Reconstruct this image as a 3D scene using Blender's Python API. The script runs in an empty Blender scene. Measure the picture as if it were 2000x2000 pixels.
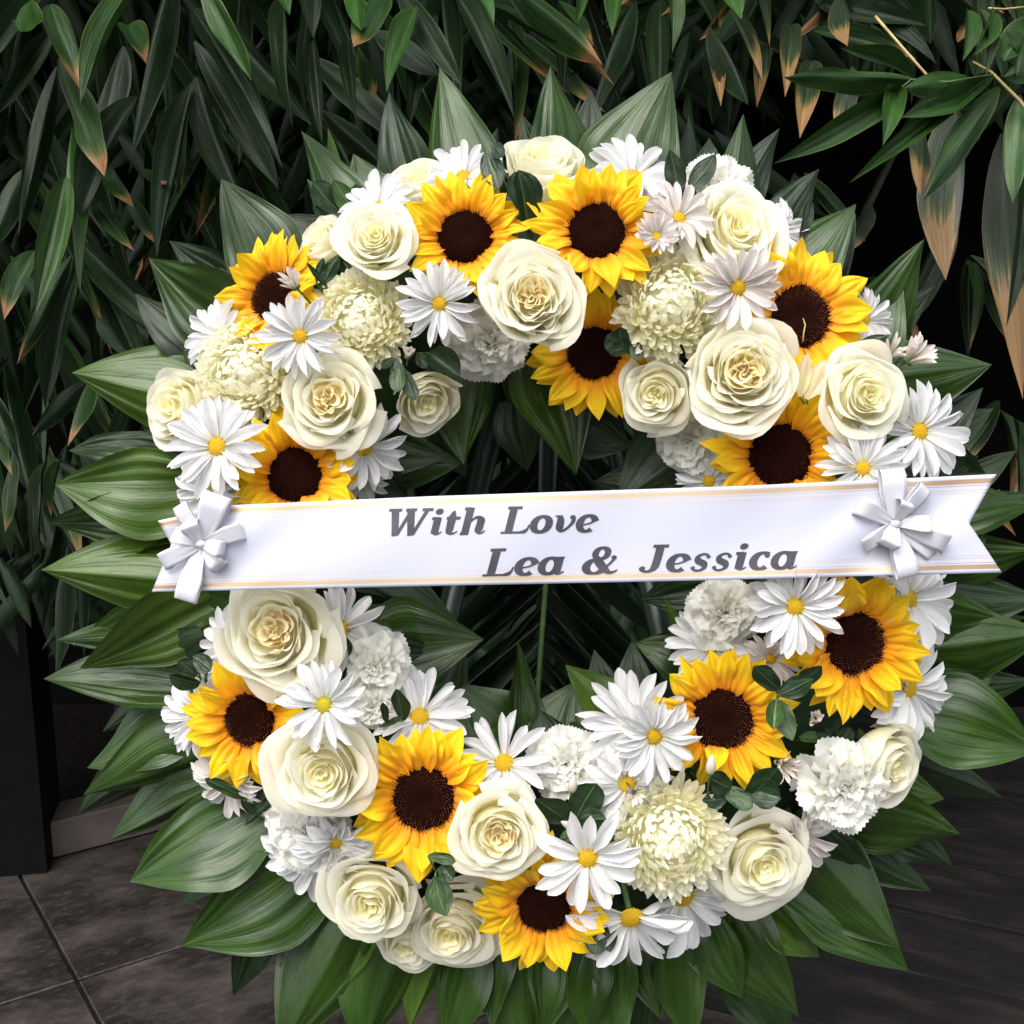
import bpy, math, random
import numpy as np
from mathutils import Vector, Matrix, noise

# ------------------------------------------------------------------ camera, world, light
sc = bpy.context.scene
COL = sc.collection
PITCH = math.radians(12.0)
FPX = 2356.0                       # focal length measured in units of the 2000-wide photograph
CAM = Vector((0, 0, 1.40))
FWD = Vector((0, math.cos(PITCH), -math.sin(PITCH)))
UPV = Vector((0, math.sin(PITCH), math.cos(PITCH)))
RGT = Vector((1, 0, 0))
cam_d = bpy.data.cameras.new('camera')
cam_d.sensor_width = 36.0
cam_d.lens = 36.0 * FPX / 2000.0
cam_d.clip_start = 0.02
cam_d.clip_end = 200
cam = bpy.data.objects.new('camera', cam_d)
COL.objects.link(cam)
cam.location = CAM
cam.rotation_euler = (math.radians(90) - PITCH, 0, 0)
sc.camera = cam

SUN_EL, SUN_AZ = math.radians(58), math.radians(205)    # azimuth from +Y, clockwise
world = bpy.data.worlds.new('World'); sc.world = world
world.use_nodes = True
wn = world.node_tree
bg = wn.nodes['Background']
sky = wn.nodes.new('ShaderNodeTexSky')
sky.sky_type = 'NISHITA'; sky.sun_disc = False
sky.sun_elevation = SUN_EL; sky.sun_rotation = SUN_AZ
sky.air_density = 1.0; sky.dust_density = 4.0; sky.ozone_density = 1.0
hz = wn.nodes.new('ShaderNodeHueSaturation'); hz.inputs['Saturation'].default_value = 0.35   # overcast: greyer than a clear sky
wn.links.new(sky.outputs[0], hz.inputs['Color']); wn.links.new(hz.outputs[0], bg.inputs[0])
bg.inputs[1].default_value = 0.148
sun_d = bpy.data.lights.new('sun', 'SUN')
sun_d.energy = 1.15; sun_d.angle = math.radians(60); sun_d.color = (1.0, 0.96, 0.9)
sun = bpy.data.objects.new('sun', sun_d); COL.objects.link(sun)
sdir = Vector((math.sin(SUN_AZ) * math.cos(SUN_EL), math.cos(SUN_AZ) * math.cos(SUN_EL), math.sin(SUN_EL)))
sun.rotation_euler = sdir.to_track_quat('Z', 'Y').to_euler()
sun.location = (0, -1, 4)
sc.view_settings.view_transform = 'Standard'
sc.view_settings.look = 'None'
sc.view_settings.exposure = 1.13
sc.view_settings.gamma = 1.0
sc.view_settings.use_curve_mapping = False
sc.cycles.max_bounces = 8
sc.cycles.transparent_max_bounces = 6

RND = random.Random(11)
D = 1.178                           # distance to the plane of the wreath: 1 photograph pixel = 0.5 mm


def at(px, py, d=D):
    return CAM + FWD * d + RGT * ((px - 1000) * d / FPX) + UPV * ((1000 - py) * d / FPX)


def ground(px, py, z=0.0):
    v = FWD + RGT * ((px - 1000) / FPX) + UPV * ((1000 - py) / FPX)
    return CAM + v * ((z - CAM.z) / v.z)


# ------------------------------------------------------------------ helpers
def mesh(name, verts, faces, mat=None, uvs=None, smooth=True):
    me = bpy.data.meshes.new(name)
    me.from_pydata([tuple(v) for v in verts], [], faces)
    if uvs is not None:
        lay = me.uv_layers.new(name='UVMap')
        idx = np.empty(len(me.loops), dtype=np.int32)
        me.loops.foreach_get('vertex_index', idx)
        lay.data.foreach_set('uv', np.asarray(uvs, dtype=np.float32)[idx].ravel())
    if smooth:
        me.polygons.foreach_set('use_smooth', [True] * len(me.polygons))
    if mat: me.materials.append(mat)
    me.update()
    return me


def link(name, me, parent=None, mat4=None):
    o = bpy.data.objects.new(name, me)
    COL.objects.link(o)
    if parent is not None: o.parent = parent
    if mat4 is not None: o.matrix_basis = mat4
    return o


def thing(name, label, cat, mat4=None, group=None):
    o = bpy.data.objects.new(name, None)
    COL.objects.link(o)
    o.empty_display_size = 0.02
    if mat4 is not None: o.matrix_basis = mat4
    tag(o, label, cat, group)
    return o


def tag(o, label, cat, group=None):
    o['label'] = label; o['category'] = cat
    if group: o['group'] = group
    return o


def grid_faces(nu, nv, off=0):
    f = []
    for j in range(nv - 1):
        for i in range(nu - 1):
            a = off + j * nu + i
            f.append((a, a + 1, a + nu + 1, a + nu))
    return f


def join_parts(parts):
    """[(verts Nx3, faces, uvs Nx2)] -> one"""
    V, F, U, n = [], [], [], 0
    for v, f, u in parts:
        V.append(np.asarray(v)); U.append(np.asarray(u))
        F += [tuple(i + n for i in q) for q in f]
        n += len(v)
    return np.concatenate(V), F, np.concatenate(U)


def xform(v, m):
    m = np.array(m)
    return np.asarray(v) @ m[:3, :3].T + m[:3, 3]


def frame(pos, y_dir, z_hint, sx=1, sy=1, sz=1, roll=0.0):
    y = Vector(y_dir).normalized()
    z = Vector(z_hint); z = (z - y * z.dot(y))
    if z.length < 1e-5: z = y.orthogonal()
    z.normalize()
    x = y.cross(z)
    m = Matrix(((x.x * sx, y.x * sy, z.x * sz, pos[0]), (x.y * sx, y.y * sy, z.y * sz, pos[1]),
                (x.z * sx, y.z * sy, z.z * sz, pos[2]), (0, 0, 0, 1)))
    if roll:
        r = Matrix.Translation(pos) @ Matrix.Rotation(roll, 4, y) @ Matrix.Translation(-Vector(pos))
        m = r @ m
    return m


def profile(pts):
    xs = [p[0] for p in pts]; ys = [p[1] for p in pts]
    return lambda t: float(np.interp(t, xs, ys))


def smooth_profile(pts, n=40):
    """Catmull-Rom resampled profile"""
    xs = np.array([p[0] for p in pts]); ys = np.array([p[1] for p in pts])
    m = np.gradient(ys, xs)
    def f(t):
        t = min(max(t, xs[0]), xs[-1])
        i = min(np.searchsorted(xs, t, side='right') - 1, len(xs) - 2); i = max(i, 0)
        h = xs[i + 1] - xs[i]; s = (t - xs[i]) / h
        return float((2 * s**3 - 3 * s**2 + 1) * ys[i] + (s**3 - 2 * s**2 + s) * h * m[i]
                     + (-2 * s**3 + 3 * s**2) * ys[i + 1] + (s**3 - s**2) * h * m[i + 1])
    return f


def blade(nu, nv, wprof, fold=0.0, arc=0.0, cup=0.0, pleat=0.0, npl=6, wave=0.0, seed=0, twist=0.0, side=0.0, jag=0.0, jagn=9):
    """unit blade: y 0..1 along, x across (half width from wprof), z up"""
    r = random.Random(seed)
    ph = r.uniform(0, 6.28); ph2 = r.uniform(0, 6.28)
    V, U = [], []
    for j in range(nv):
        t = j / (nv - 1)
        t2 = t
        w = max(wprof(t2), 0.0)
        for i in range(nu):
            u = -1 + 2 * i / (nu - 1)
            x = u * w
            y = t
            if jag: y = t * (1 + jag * abs(math.sin(u * jagn + ph)) * t)
            z = -fold * abs(u) * w + arc * 4 * t * (1 - t) + cup * (u * u) * w
            z += pleat * math.cos(u * npl * math.pi) * w * min(1, 4 * t * (1 - t) + .15)
            z += wave * w * math.sin(t * 9 + ph + u * 1.3) * u
            x += side * math.sin(t * math.pi)
            a = twist * t
            ca, sa = math.cos(a), math.sin(a)
            V.append((x * ca - z * sa, y, x * sa + z * ca))
            U.append((i / (nu - 1), t))
    return np.array(V), grid_faces(nu, nv), np.array(U)


# ------------------------------------------------------------------ materials
def new_mat(name):
    m = bpy.data.materials.new(name); m.use_nodes = True
    nt = m.node_tree; nt.nodes.clear()
    out = nt.nodes.new('ShaderNodeOutputMaterial')
    return m, nt, out


def N(nt, typ, **kw):
    n = nt.nodes.new(typ)
    for k, v in kw.items():
        if k.startswith('i_'):
            n.inputs[k[2:].replace('_', ' ')].default_value = v
        else:
            setattr(n, k, v)
    return n


def ramp(nt, fac, stops):
    r = nt.nodes.new('ShaderNodeValToRGB')
    el = r.color_ramp.elements
    while len(el) < len(stops): el.new(0.5)
    for e, (p, c) in zip(el, stops):
        e.position = p; e.color = (*c, 1)
    nt.links.new(fac, r.inputs[0])
    return r.outputs[0]


def mixc(nt, fac, a, b, mode='MIX'):
    m = nt.nodes.new('ShaderNodeMix'); m.data_type = 'RGBA'; m.blend_type = mode
    for s, v in ((m.inputs[0], fac), (m.inputs[6], a), (m.inputs[7], b)):
        if isinstance(v, (int, float)): s.default_value = v
        elif isinstance(v, tuple): s.default_value = (*v, 1)
        else: nt.links.new(v, s)
    return m.outputs[2]


def math_n(nt, op, a, b=None):
    m = nt.nodes.new('ShaderNodeMath'); m.operation = op
    for s, v in zip(m.inputs, (a, b)):
        if v is None: continue
        if isinstance(v, (int, float)): s.default_value = v
        else: nt.links.new(v, s)
    return m.outputs[0]


def uv_nodes(nt):
    uv = nt.nodes.new('ShaderNodeUVMap'); uv.uv_map = 'UVMap'
    sep = nt.nodes.new('ShaderNodeSeparateXYZ')
    nt.links.new(uv.outputs[0], sep.inputs[0])
    return uv.outputs[0], sep.outputs[0], sep.outputs[1]


def streaks(nt, uv, sx, sy, detail=3, scale=1.0):
    """noise stretched along v, different on every object"""
    info = nt.nodes.new('ShaderNodeObjectInfo')
    mp = nt.nodes.new('ShaderNodeMapping')
    mp.inputs['Scale'].default_value = (sx, sy, 1)
    nt.links.new(uv, mp.inputs['Vector'])
    add = nt.nodes.new('ShaderNodeVectorMath'); add.operation = 'ADD'
    nt.links.new(mp.outputs[0], add.inputs[0])
    comb = nt.nodes.new('ShaderNodeCombineXYZ')
    nt.links.new(math_n(nt, 'MULTIPLY', info.outputs['Random'], 37.0), comb.inputs[2])
    nt.links.new(comb.outputs[0], add.inputs[1])
    n = N(nt, 'ShaderNodeTexNoise', i_Scale=scale, i_Detail=detail)
    nt.links.new(add.outputs[0], n.inputs['Vector'])
    return n.outputs[0], info.outputs['Random']


def thin_shader(nt, out, col, rough, transl, bump=None, bstr=0.3, bdist=0.001, spec=0.4, tcol=None, sheen=0.0, coat=0.0):
    p = N(nt, 'ShaderNodeBsdfPrincipled')
    nt.links.new(col, p.inputs['Base Color'])
    if isinstance(rough, float): p.inputs['Roughness'].default_value = rough
    else: nt.links.new(rough, p.inputs['Roughness'])
    p.inputs['Specular IOR Level'].default_value = spec
    p.inputs['Coat Weight'].default_value = coat
    p.inputs['Sheen Weight'].default_value = sheen
    tr = N(nt, 'ShaderNodeBsdfTranslucent')
    nt.links.new(tcol if tcol is not None else col, tr.inputs[0])
    if bump is not None:
        b = N(nt, 'ShaderNodeBump'); b.inputs['Strength'].default_value = bstr
        b.inputs['Distance'].default_value = bdist
        nt.links.new(bump, b.inputs['Height'])
        nt.links.new(b.outputs[0], p.inputs['Normal'])
    mx = N(nt, 'ShaderNodeMixShader'); mx.inputs[0].default_value = transl
    nt.links.new(p.outputs[0], mx.inputs[1]); nt.links.new(tr.outputs[0], mx.inputs[2])
    nt.links.new(mx.outputs[0], out.inputs[0])


def petal_mat(name, base, tip, mid=None, rough=0.55, transl=0.3, vary=0.08, veins=28, bstr=0.25, p0=0.05, p1=0.75):
    m, nt, out = new_mat(name)
    uv, u, v = uv_nodes(nt)
    s, rnd = streaks(nt, uv, veins, 1.2)
    stops = [(p0, base), (p1, tip)] if mid is None else [(p0, base), ((p0 + p1) / 2, mid), (p1, tip)]
    c = ramp(nt, v, stops)
    dark = tuple(x * 0.72 for x in tip)
    fac = math_n(nt, 'MULTIPLY', math_n(nt, 'SUBTRACT', s, 0.45), 0.9)
    fac = math_n(nt, 'MAXIMUM', fac, 0.0)
    c = mixc(nt, fac, c, mixc(nt, 1.0, c, (0.90, 0.86, 0.78), 'MULTIPLY'))
    hs = N(nt, 'ShaderNodeHueSaturation')
    nt.links.new(math_n(nt, 'ADD', math_n(nt, 'MULTIPLY', rnd, vary), 1 - vary * 0.6), hs.inputs['Value'])
    nt.links.new(c, hs.inputs['Color'])
    thin_shader(nt, out, hs.outputs[0], rough, transl, s, bstr, 0.0008, spec=0.25, sheen=0.15)
    return m


def leaf_mat(name, a, b, edge=None, tipc=None, tip_at=0.82, veins=60, rough=0.38, transl=0.12, spec=0.5, midrib=None, vary=0.35, jagtip=0.0, spots=0.0):
    m, nt, out = new_mat(name)
    uv, u, v = uv_nodes(nt)
    s, rnd = streaks(nt, uv, veins, 1.5, 4)
    s2, _ = streaks(nt, uv, 5, 3, 3)
    c = ramp(nt, s2, [(0.3, a), (0.72, b)])
    c = mixc(nt, math_n(nt, 'MULTIPLY', s, 0.75), c, mixc(nt, 1.0, c, (0.68, 0.74, 0.62), 'MULTIPLY'))
    du = math_n(nt, 'ABSOLUTE', math_n(nt, 'SUBTRACT', u, 0.5))
    if midrib is not None:
        f = math_n(nt, 'LESS_THAN', du, 0.018)
        c = mixc(nt, math_n(nt, 'MULTIPLY', f, 0.7), c, midrib)
    if edge is not None:
        f = math_n(nt, 'MULTIPLY', math_n(nt, 'GREATER_THAN', math_n(nt, 'ADD', du, math_n(nt, 'MULTIPLY', s2, 0.03)), 0.500), 0.6)
        c = mixc(nt, f, c, edge)
    if tipc is not None:
        # withered tip with a ragged border, its place differs from leaf to leaf
        t = math_n(nt, 'ADD', v, math_n(nt, 'MULTIPLY', math_n(nt, 'SUBTRACT', s, 0.5), 0.22 + jagtip))
        t = math_n(nt, 'ADD', t, math_n(nt, 'MULTIPLY', du, 0.12))
        t = math_n(nt, 'ADD', t, math_n(nt, 'MULTIPLY', math_n(nt, 'SUBTRACT', rnd, 0.5), 0.14))
        f = ramp(nt, t, [(tip_at - 0.03, (0, 0, 0)), (tip_at, (1, 1, 1))])
        y = ramp(nt, t, [(tip_at - 0.12, (0, 0, 0)), (tip_at - 0.02, (0.8, 0.8, 0.8))])
        c = mixc(nt, y, c, (0.11, 0.12, 0.018))
        c = mixc(nt, f, c, mixc(nt, s, tipc, tuple(x * 0.45 for x in tipc)))
    if spots:
        tc = nt.nodes.new('ShaderNodeTexCoord')
        n = N(nt, 'ShaderNodeTexNoise', i_Scale=150.0, i_Detail=2.0)
        nt.links.new(tc.outputs['Object'], n.inputs['Vector'])
        c = mixc(nt, ramp(nt, n.outputs[0], [(0.70, (0, 0, 0)), (0.76, (spots,) * 3)]), c, (0.12, 0.09, 0.03))
    hs = N(nt, 'ShaderNodeHueSaturation')
    nt.links.new(math_n(nt, 'ADD', math_n(nt, 'MULTIPLY', rnd, vary), 0.86 - vary * 0.5), hs.inputs['Value'])
    nt.links.new(c, hs.inputs['Color'])
    ro = math_n(nt, 'ADD', math_n(nt, 'MULTIPLY', s, 0.22), rough - 0.1)
    thin_shader(nt, out, hs.outputs[0], ro, transl, math_n(nt, 'ADD', s, math_n(nt, 'MULTIPLY', s2, 2.0)), 0.6, 0.0014, spec=spec)
    return m


def plain_mat(name, col, rough=0.6, noise_amt=0.3, scale=30, metallic=0.0, bump=0.2, spec=0.4, bdist=0.002, sub=0.0):
    m, nt, out = new_mat(name)
    tc = nt.nodes.new('ShaderNodeTexCoord')
    n = N(nt, 'ShaderNodeTexNoise', i_Scale=float(scale), i_Detail=6.0)
    nt.links.new(tc.outputs['Object'], n.inputs['Vector'])
    c = ramp(nt, n.outputs[0], [(0.3, tuple(x * (1 - noise_amt) for x in col)), (0.7, tuple(min(1, x * (1 + noise_amt)) for x in col))])
    p = N(nt, 'ShaderNodeBsdfPrincipled')
    nt.links.new(c, p.inputs['Base Color'])
    p.inputs['Roughness'].default_value = rough
    p.inputs['Metallic'].default_value = metallic
    p.inputs['Specular IOR Level'].default_value = spec
    if bump:
        b = N(nt, 'ShaderNodeBump'); b.inputs['Strength'].default_value = bump; b.inputs['Distance'].default_value = bdist
        nt.links.new(n.outputs[0], b.inputs['Height']); nt.links.new(b.outputs[0], p.inputs['Normal'])
    nt.links.new(p.outputs[0], out.inputs[0])
    return m


M = {}
M['sun_petal'] = petal_mat('sunflower petal', (0.85, 0.31, 0.004), (0.89, 0.58, 0.007), (0.88, 0.45, 0.004), rough=0.55, transl=0.36, vary=0.12, veins=14, bstr=0.5, p0=0.12, p1=0.62)
M['sun_disc'] = plain_mat('sunflower disc', (0.012, 0.003, 0.002), 1.0, 0.5, 120, spec=0.03)
M['sun_sepal'] = leaf_mat('sunflower sepal', (0.06, 0.12, 0.03), (0.09, 0.17, 0.04), veins=20)
M['rose'] = petal_mat('rose petal', (0.94, 0.90, 0.58), (0.93, 0.91, 0.79), rough=0.6, transl=0.55, vary=0.05, veins=12, bstr=0.12, p0=0.25, p1=0.85)
M['rose_cream'] = petal_mat('rose petal cream', (0.95, 0.89, 0.48), (0.94, 0.905, 0.67), rough=0.6, transl=0.55, vary=0.05, veins=12, bstr=0.12, p0=0.3, p1=0.9)
M['rose_gold'] = petal_mat('rose heart', (0.94, 0.76, 0.40), (0.93, 0.88, 0.60), rough=0.6, transl=0.45, vary=0.08, veins=12, bstr=0.15, p0=0.45, p1=1.0)
M['daisy'] = petal_mat('daisy petal', (0.80, 0.80, 0.62), (0.825, 0.825, 0.83), rough=0.55, transl=0.38, vary=0.06, veins=9, bstr=0.5, p0=0.0, p1=0.25)
M['daisy_pink'] = petal_mat('blush daisy petal', (0.74, 0.69, 0.55), (0.78, 0.735, 0.71), rough=0.55, transl=0.38, vary=0.06, veins=9, bstr=0.5, p0=0.0, p1=0.25)
M['bud'] = petal_mat('bud petal', (0.55, 0.50, 0.33), (0.82, 0.74, 0.70), rough=0.5, transl=0.25, vary=0.06, veins=9, bstr=0.4, p0=0.1, p1=0.7)
M['mum'] = petal_mat('chrysanthemum petal', (0.95, 0.92, 0.58), (0.95, 0.935, 0.80), rough=0.6, transl=0.52, vary=0.04, veins=6, bstr=0.1, p0=0.15, p1=0.85)
M['carn'] = petal_mat('carnation petal', (0.84, 0.82, 0.58), (0.84, 0.84, 0.79), rough=0.6, transl=0.45, vary=0.06, veins=26, bstr=0.3, p0=0.3, p1=0.9)
M['daisy_eye'] = plain_mat('daisy eye', (0.50, 0.31, 0.012), 0.8, 0.35, 200, spec=0.2)
M['daisy_eye_g'] = plain_mat('daisy eye green', (0.42, 0.35, 0.015), 0.8, 0.35, 200, spec=0.2)
M['leaf'] = leaf_mat('broad leaf', (0.014, 0.042, 0.004), (0.036, 0.082, 0.009), edge=(0.04, 0.08, 0.012), veins=36, rough=0.29, spec=0.45, midrib=None, spots=0.35)
M['leaf_light'] = leaf_mat('broad leaf light', (0.036, 0.082, 0.006), (0.072, 0.138, 0.013), edge=(0.08, 0.12, 0.02), veins=36, rough=0.31, spec=0.45, midrib=(0.08, 0.13, 0.03))
M['leaf_dark'] = leaf_mat('broad leaf dark', (0.007, 0.022, 0.004), (0.016, 0.042, 0.008), edge=(0.02, 0.045, 0.01), veins=46, rough=0.38, spec=0.45)
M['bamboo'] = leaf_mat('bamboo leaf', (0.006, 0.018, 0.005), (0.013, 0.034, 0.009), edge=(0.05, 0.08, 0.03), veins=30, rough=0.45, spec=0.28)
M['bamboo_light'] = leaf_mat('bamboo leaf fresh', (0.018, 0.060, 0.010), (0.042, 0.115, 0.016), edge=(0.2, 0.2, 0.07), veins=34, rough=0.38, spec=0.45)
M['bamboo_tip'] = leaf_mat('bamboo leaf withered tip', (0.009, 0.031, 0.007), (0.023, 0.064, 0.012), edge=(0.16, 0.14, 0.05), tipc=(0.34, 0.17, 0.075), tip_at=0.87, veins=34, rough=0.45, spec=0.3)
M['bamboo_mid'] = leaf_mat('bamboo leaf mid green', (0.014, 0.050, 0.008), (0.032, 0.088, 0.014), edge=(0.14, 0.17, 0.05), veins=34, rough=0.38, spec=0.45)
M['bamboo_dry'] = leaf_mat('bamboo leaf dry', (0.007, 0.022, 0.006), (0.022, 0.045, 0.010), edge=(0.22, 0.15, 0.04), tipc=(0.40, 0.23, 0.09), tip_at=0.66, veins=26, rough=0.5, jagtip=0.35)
M['sprig'] = leaf_mat('sprig leaf', (0.008, 0.026, 0.008), (0.017, 0.045, 0.012), edge=(0.06, 0.1, 0.03), veins=10, rough=0.40, midrib=(0.10, 0.17, 0.05))
M['sprig_light'] = leaf_mat('sprig leaf light', (0.022, 0.060, 0.011), (0.045, 0.10, 0.018), veins=10, rough=0.40, midrib=(0.16, 0.26, 0.07))
M['stem'] = plain_mat('green stem', (0.06, 0.12, 0.03), 0.5, 0.3, 60)
M['straw'] = plain_mat('straw coloured stem', (0.42, 0.33, 0.13), 0.5, 0.3, 60)
M['culm'] = plain_mat('bamboo culm', (0.035, 0.045, 0.02), 0.5, 0.4, 20)
M['foam'] = plain_mat('wet floral foam', (0.012, 0.035, 0.015), 0.9, 0.4, 60, bump=0.6)
M['palm'] = leaf_mat('palm leaflet', (0.010, 0.022, 0.011), (0.020, 0.042, 0.020), edge=(0.07, 0.09, 0.05), veins=20, rough=0.45)
M['letter'] = plain_mat('printed letter', (0.045, 0.042, 0.055), 0.4, 0.35, 60, bump=0.0)
M['post'] = plain_mat('black paint', (0.0025, 0.0025, 0.0025), 0.8, 0.3, 12, spec=0.1)
M['easel'] = plain_mat('dark green painted steel', (0.006, 0.018, 0.010), 0.35, 0.2, 20)
M['kerb'] = plain_mat('pale stone', (0.075, 0.060, 0.050), 0.7, 0.25, 14)
M['soil'] = plain_mat('dark soil', (0.004, 0.003, 0.0025), 1.0, 0.5, 40, bump=0.8, bdist=0.01, spec=0.05)
M['backdrop'] = plain_mat('shade black backdrop', (0.003, 0.003, 0.0028), 1.0, 0.3, 6, spec=0.0)  # near black colour stands for deep shade in the leaf gaps
M['grout'] = plain_mat('dark grout', (0.012, 0.011, 0.011), 0.9, 0.3, 60)

# satin
m, nt, out = new_mat('white satin ribbon')
p = N(nt, 'ShaderNodeBsdfPrincipled'); p.inputs['Base Color'].default_value = (0.62, 0.62, 0.67, 1)
p.inputs['Roughness'].default_value = 0.26; p.inputs['Sheen Weight'].default_value = 0.2
p.inputs['Anisotropic'].default_value = 0.5; p.inputs['Specular IOR Level'].default_value = 0.6
uv, u, v = uv_nodes(nt); s, _ = streaks(nt, uv, 90, 1.0, 2)
b = N(nt, 'ShaderNodeBump'); b.inputs['Strength'].default_value = 0.12; b.inputs['Distance'].default_value = 0.0005
nt.links.new(s, b.inputs['Height']); nt.links.new(b.outputs[0], p.inputs['Normal'])
tr = N(nt, 'ShaderNodeBsdfTranslucent'); tr.inputs[0].default_value = (0.85, 0.85, 0.9, 1)
mx = N(nt, 'ShaderNodeMixShader'); mx.inputs[0].default_value = 0.15
nt.links.new(p.outputs[0], mx.inputs[1]); nt.links.new(tr.outputs[0], mx.inputs[2]); nt.links.new(mx.outputs[0], out.inputs[0])
M['satin'] = m

# banner satin with gold edge bands printed on it
m, nt, out = new_mat('banner satin with gold bands')
uv, u, v = uv_nodes(nt)
e = math_n(nt, 'MINIMUM', v, math_n(nt, 'SUBTRACT', 1.0, v))
def band(lo, hi):
    return math_n(nt, 'MULTIPLY', math_n(nt, 'GREATER_THAN', e, lo), math_n(nt, 'LESS_THAN', e, hi))
gold = math_n(nt, 'ADD', band(0.040, 0.088), math_n(nt, 'ADD', band(0.102, 0.109), math_n(nt, 'ADD', math_n(nt, 'MULTIPLY', band(0.150, 0.156), 0.7), math_n(nt, 'MULTIPLY', band(0.176, 0.181), 0.7))))
gold_sheen = ramp(nt, u, [(0.0, (0.34, 0.22, 0.11)), (0.14, (0.48, 0.35, 0.20)), (0.3, (0.56, 0.45, 0.31)), (0.75, (0.54, 0.40, 0.27)), (1.0, (0.34, 0.22, 0.14))])  # bright cream reflection along the middle is painted into the gold
c = mixc(nt, math_n(nt, 'MINIMUM', gold, 1.0), (0.44, 0.45, 0.53), gold_sheen)
p = N(nt, 'ShaderNodeBsdfPrincipled'); nt.links.new(c, p.inputs['Base Color'])
p.inputs['Roughness'].default_value = 0.38; p.inputs['Specular IOR Level'].default_value = 0.35
nt.links.new(math_n(nt, 'MULTIPLY', gold, 0.35), p.inputs['Metallic'])
nt.links.new(p.outputs[0], out.inputs[0])
M['banner'] = m

# stone tile
m, nt, out = new_mat('slate tile')
tc = nt.nodes.new('ShaderNodeTexCoord'); info = nt.nodes.new('ShaderNodeObjectInfo')
mp = N(nt, 'ShaderNodeMapping'); mp.inputs['Scale'].default_value = (3.0, 5.0, 4); mp.inputs['Rotation'].default_value = (0, 0, 0.5)
nt.links.new(tc.outputs['Object'], mp.inputs['Vector'])
off = N(nt, 'ShaderNodeVectorMath'); off.operation = 'ADD'
cb = N(nt, 'ShaderNodeCombineXYZ'); nt.links.new(math_n(nt, 'MULTIPLY', info.outputs['Random'], 40.0), cb.inputs[2])
nt.links.new(mp.outputs[0], off.inputs[0]); nt.links.new(cb.outputs[0], off.inputs[1])
n1 = N(nt, 'ShaderNodeTexNoise', i_Scale=1.6, i_Detail=9.0, i_Roughness=0.65); nt.links.new(off.outputs[0], n1.inputs['Vector'])
n2 = N(nt, 'ShaderNodeTexNoise', i_Scale=14.0, i_Detail=6.0, i_Roughness=0.7); nt.links.new(off.outputs[0], n2.inputs['Vector'])
c = ramp(nt, n1.outputs[0], [(0.32, (0.011, 0.0095, 0.009)), (0.46, (0.021, 0.0175, 0.0155)), (0.56, (0.040, 0.034, 0.030)), (0.70, (0.072, 0.062, 0.055))])
c = mixc(nt, ramp(nt, n2.outputs[0], [(0.5, (0, 0, 0)), (0.75, (0.6, 0.6, 0.6))]), c, (0.085, 0.075, 0.066))
p = N(nt, 'ShaderNodeBsdfPrincipled'); nt.links.new(c, p.inputs['Base Color'])
nt.links.new(math_n(nt, 'ADD', math_n(nt, 'MULTIPLY', n1.outputs[0], 0.5), 0.12), p.inputs['Roughness'])
b = N(nt, 'ShaderNodeBump'); b.inputs['Strength'].default_value = 0.35; b.inputs['Distance'].default_value = 0.006
nt.links.new(n2.outputs[0], b.inputs['Height']); nt.links.new(b.outputs[0], p.inputs['Normal'])
nt.links.new(p.outputs[0], out.inputs[0])
M['tile'] = m

m, nt, out = new_mat('dark weathered board')
tc = nt.nodes.new('ShaderNodeTexCoord'); info = nt.nodes.new('ShaderNodeObjectInfo')
mp = N(nt, 'ShaderNodeMapping'); mp.inputs['Scale'].default_value = (2.5, 8, 4)
nt.links.new(tc.outputs['Object'], mp.inputs['Vector'])
off = N(nt, 'ShaderNodeVectorMath'); off.operation = 'ADD'
cb = N(nt, 'ShaderNodeCombineXYZ'); nt.links.new(math_n(nt, 'MULTIPLY', info.outputs['Random'], 40.0), cb.inputs[2])
nt.links.new(mp.outputs[0], off.inputs[0]); nt.links.new(cb.outputs[0], off.inputs[1])
n1 = N(nt, 'ShaderNodeTexNoise', i_Scale=2.0, i_Detail=9.0, i_Roughness=0.65); nt.links.new(off.outputs[0], n1.inputs['Vector'])
c = ramp(nt, n1.outputs[0], [(0.3, (0.004, 0.0036, 0.0036)), (0.5, (0.010, 0.0088, 0.0085)), (0.7, (0.026, 0.021, 0.019))])
p = N(nt, 'ShaderNodeBsdfPrincipled'); nt.links.new(c, p.inputs['Base Color']); p.inputs['Roughness'].default_value = 0.6; p.inputs['Specular IOR Level'].default_value = 0.25
b = N(nt, 'ShaderNodeBump'); b.inputs['Strength'].default_value = 0.5; b.inputs['Distance'].default_value = 0.004
nt.links.new(n1.outputs[0], b.inputs['Height']); nt.links.new(b.outputs[0], p.inputs['Normal'])
nt.links.new(p.outputs[0], out.inputs[0])
M['board'] = m


# ------------------------------------------------------------------ simple solids
def box_mesh(name, sx, sy, sz, mat, bevel=0.003):
    """box on its base, bevelled top edges, centred in x,y"""
    b = min(bevel, sx / 4, sy / 4, sz / 3)
    x, y = sx / 2, sy / 2
    V = [(-x, -y, 0), (x, -y, 0), (x, y, 0), (-x, y, 0), (-x, -y, sz - b), (x, -y, sz - b), (x, y, sz - b), (-x, y, sz - b),
         (-x + b, -y + b, sz), (x - b, -y + b, sz), (x - b, y - b, sz), (-x + b, y - b, sz)]
    F = [(3, 2, 1, 0), (8, 9, 10, 11)]
    for k in range(4):
        n = (k + 1) % 4
        F += [(k, n, 4 + n, 4 + k), (4 + k, 4 + n, 8 + n, 8 + k)]
    return mesh(name, V, F, mat, smooth=False)


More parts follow.
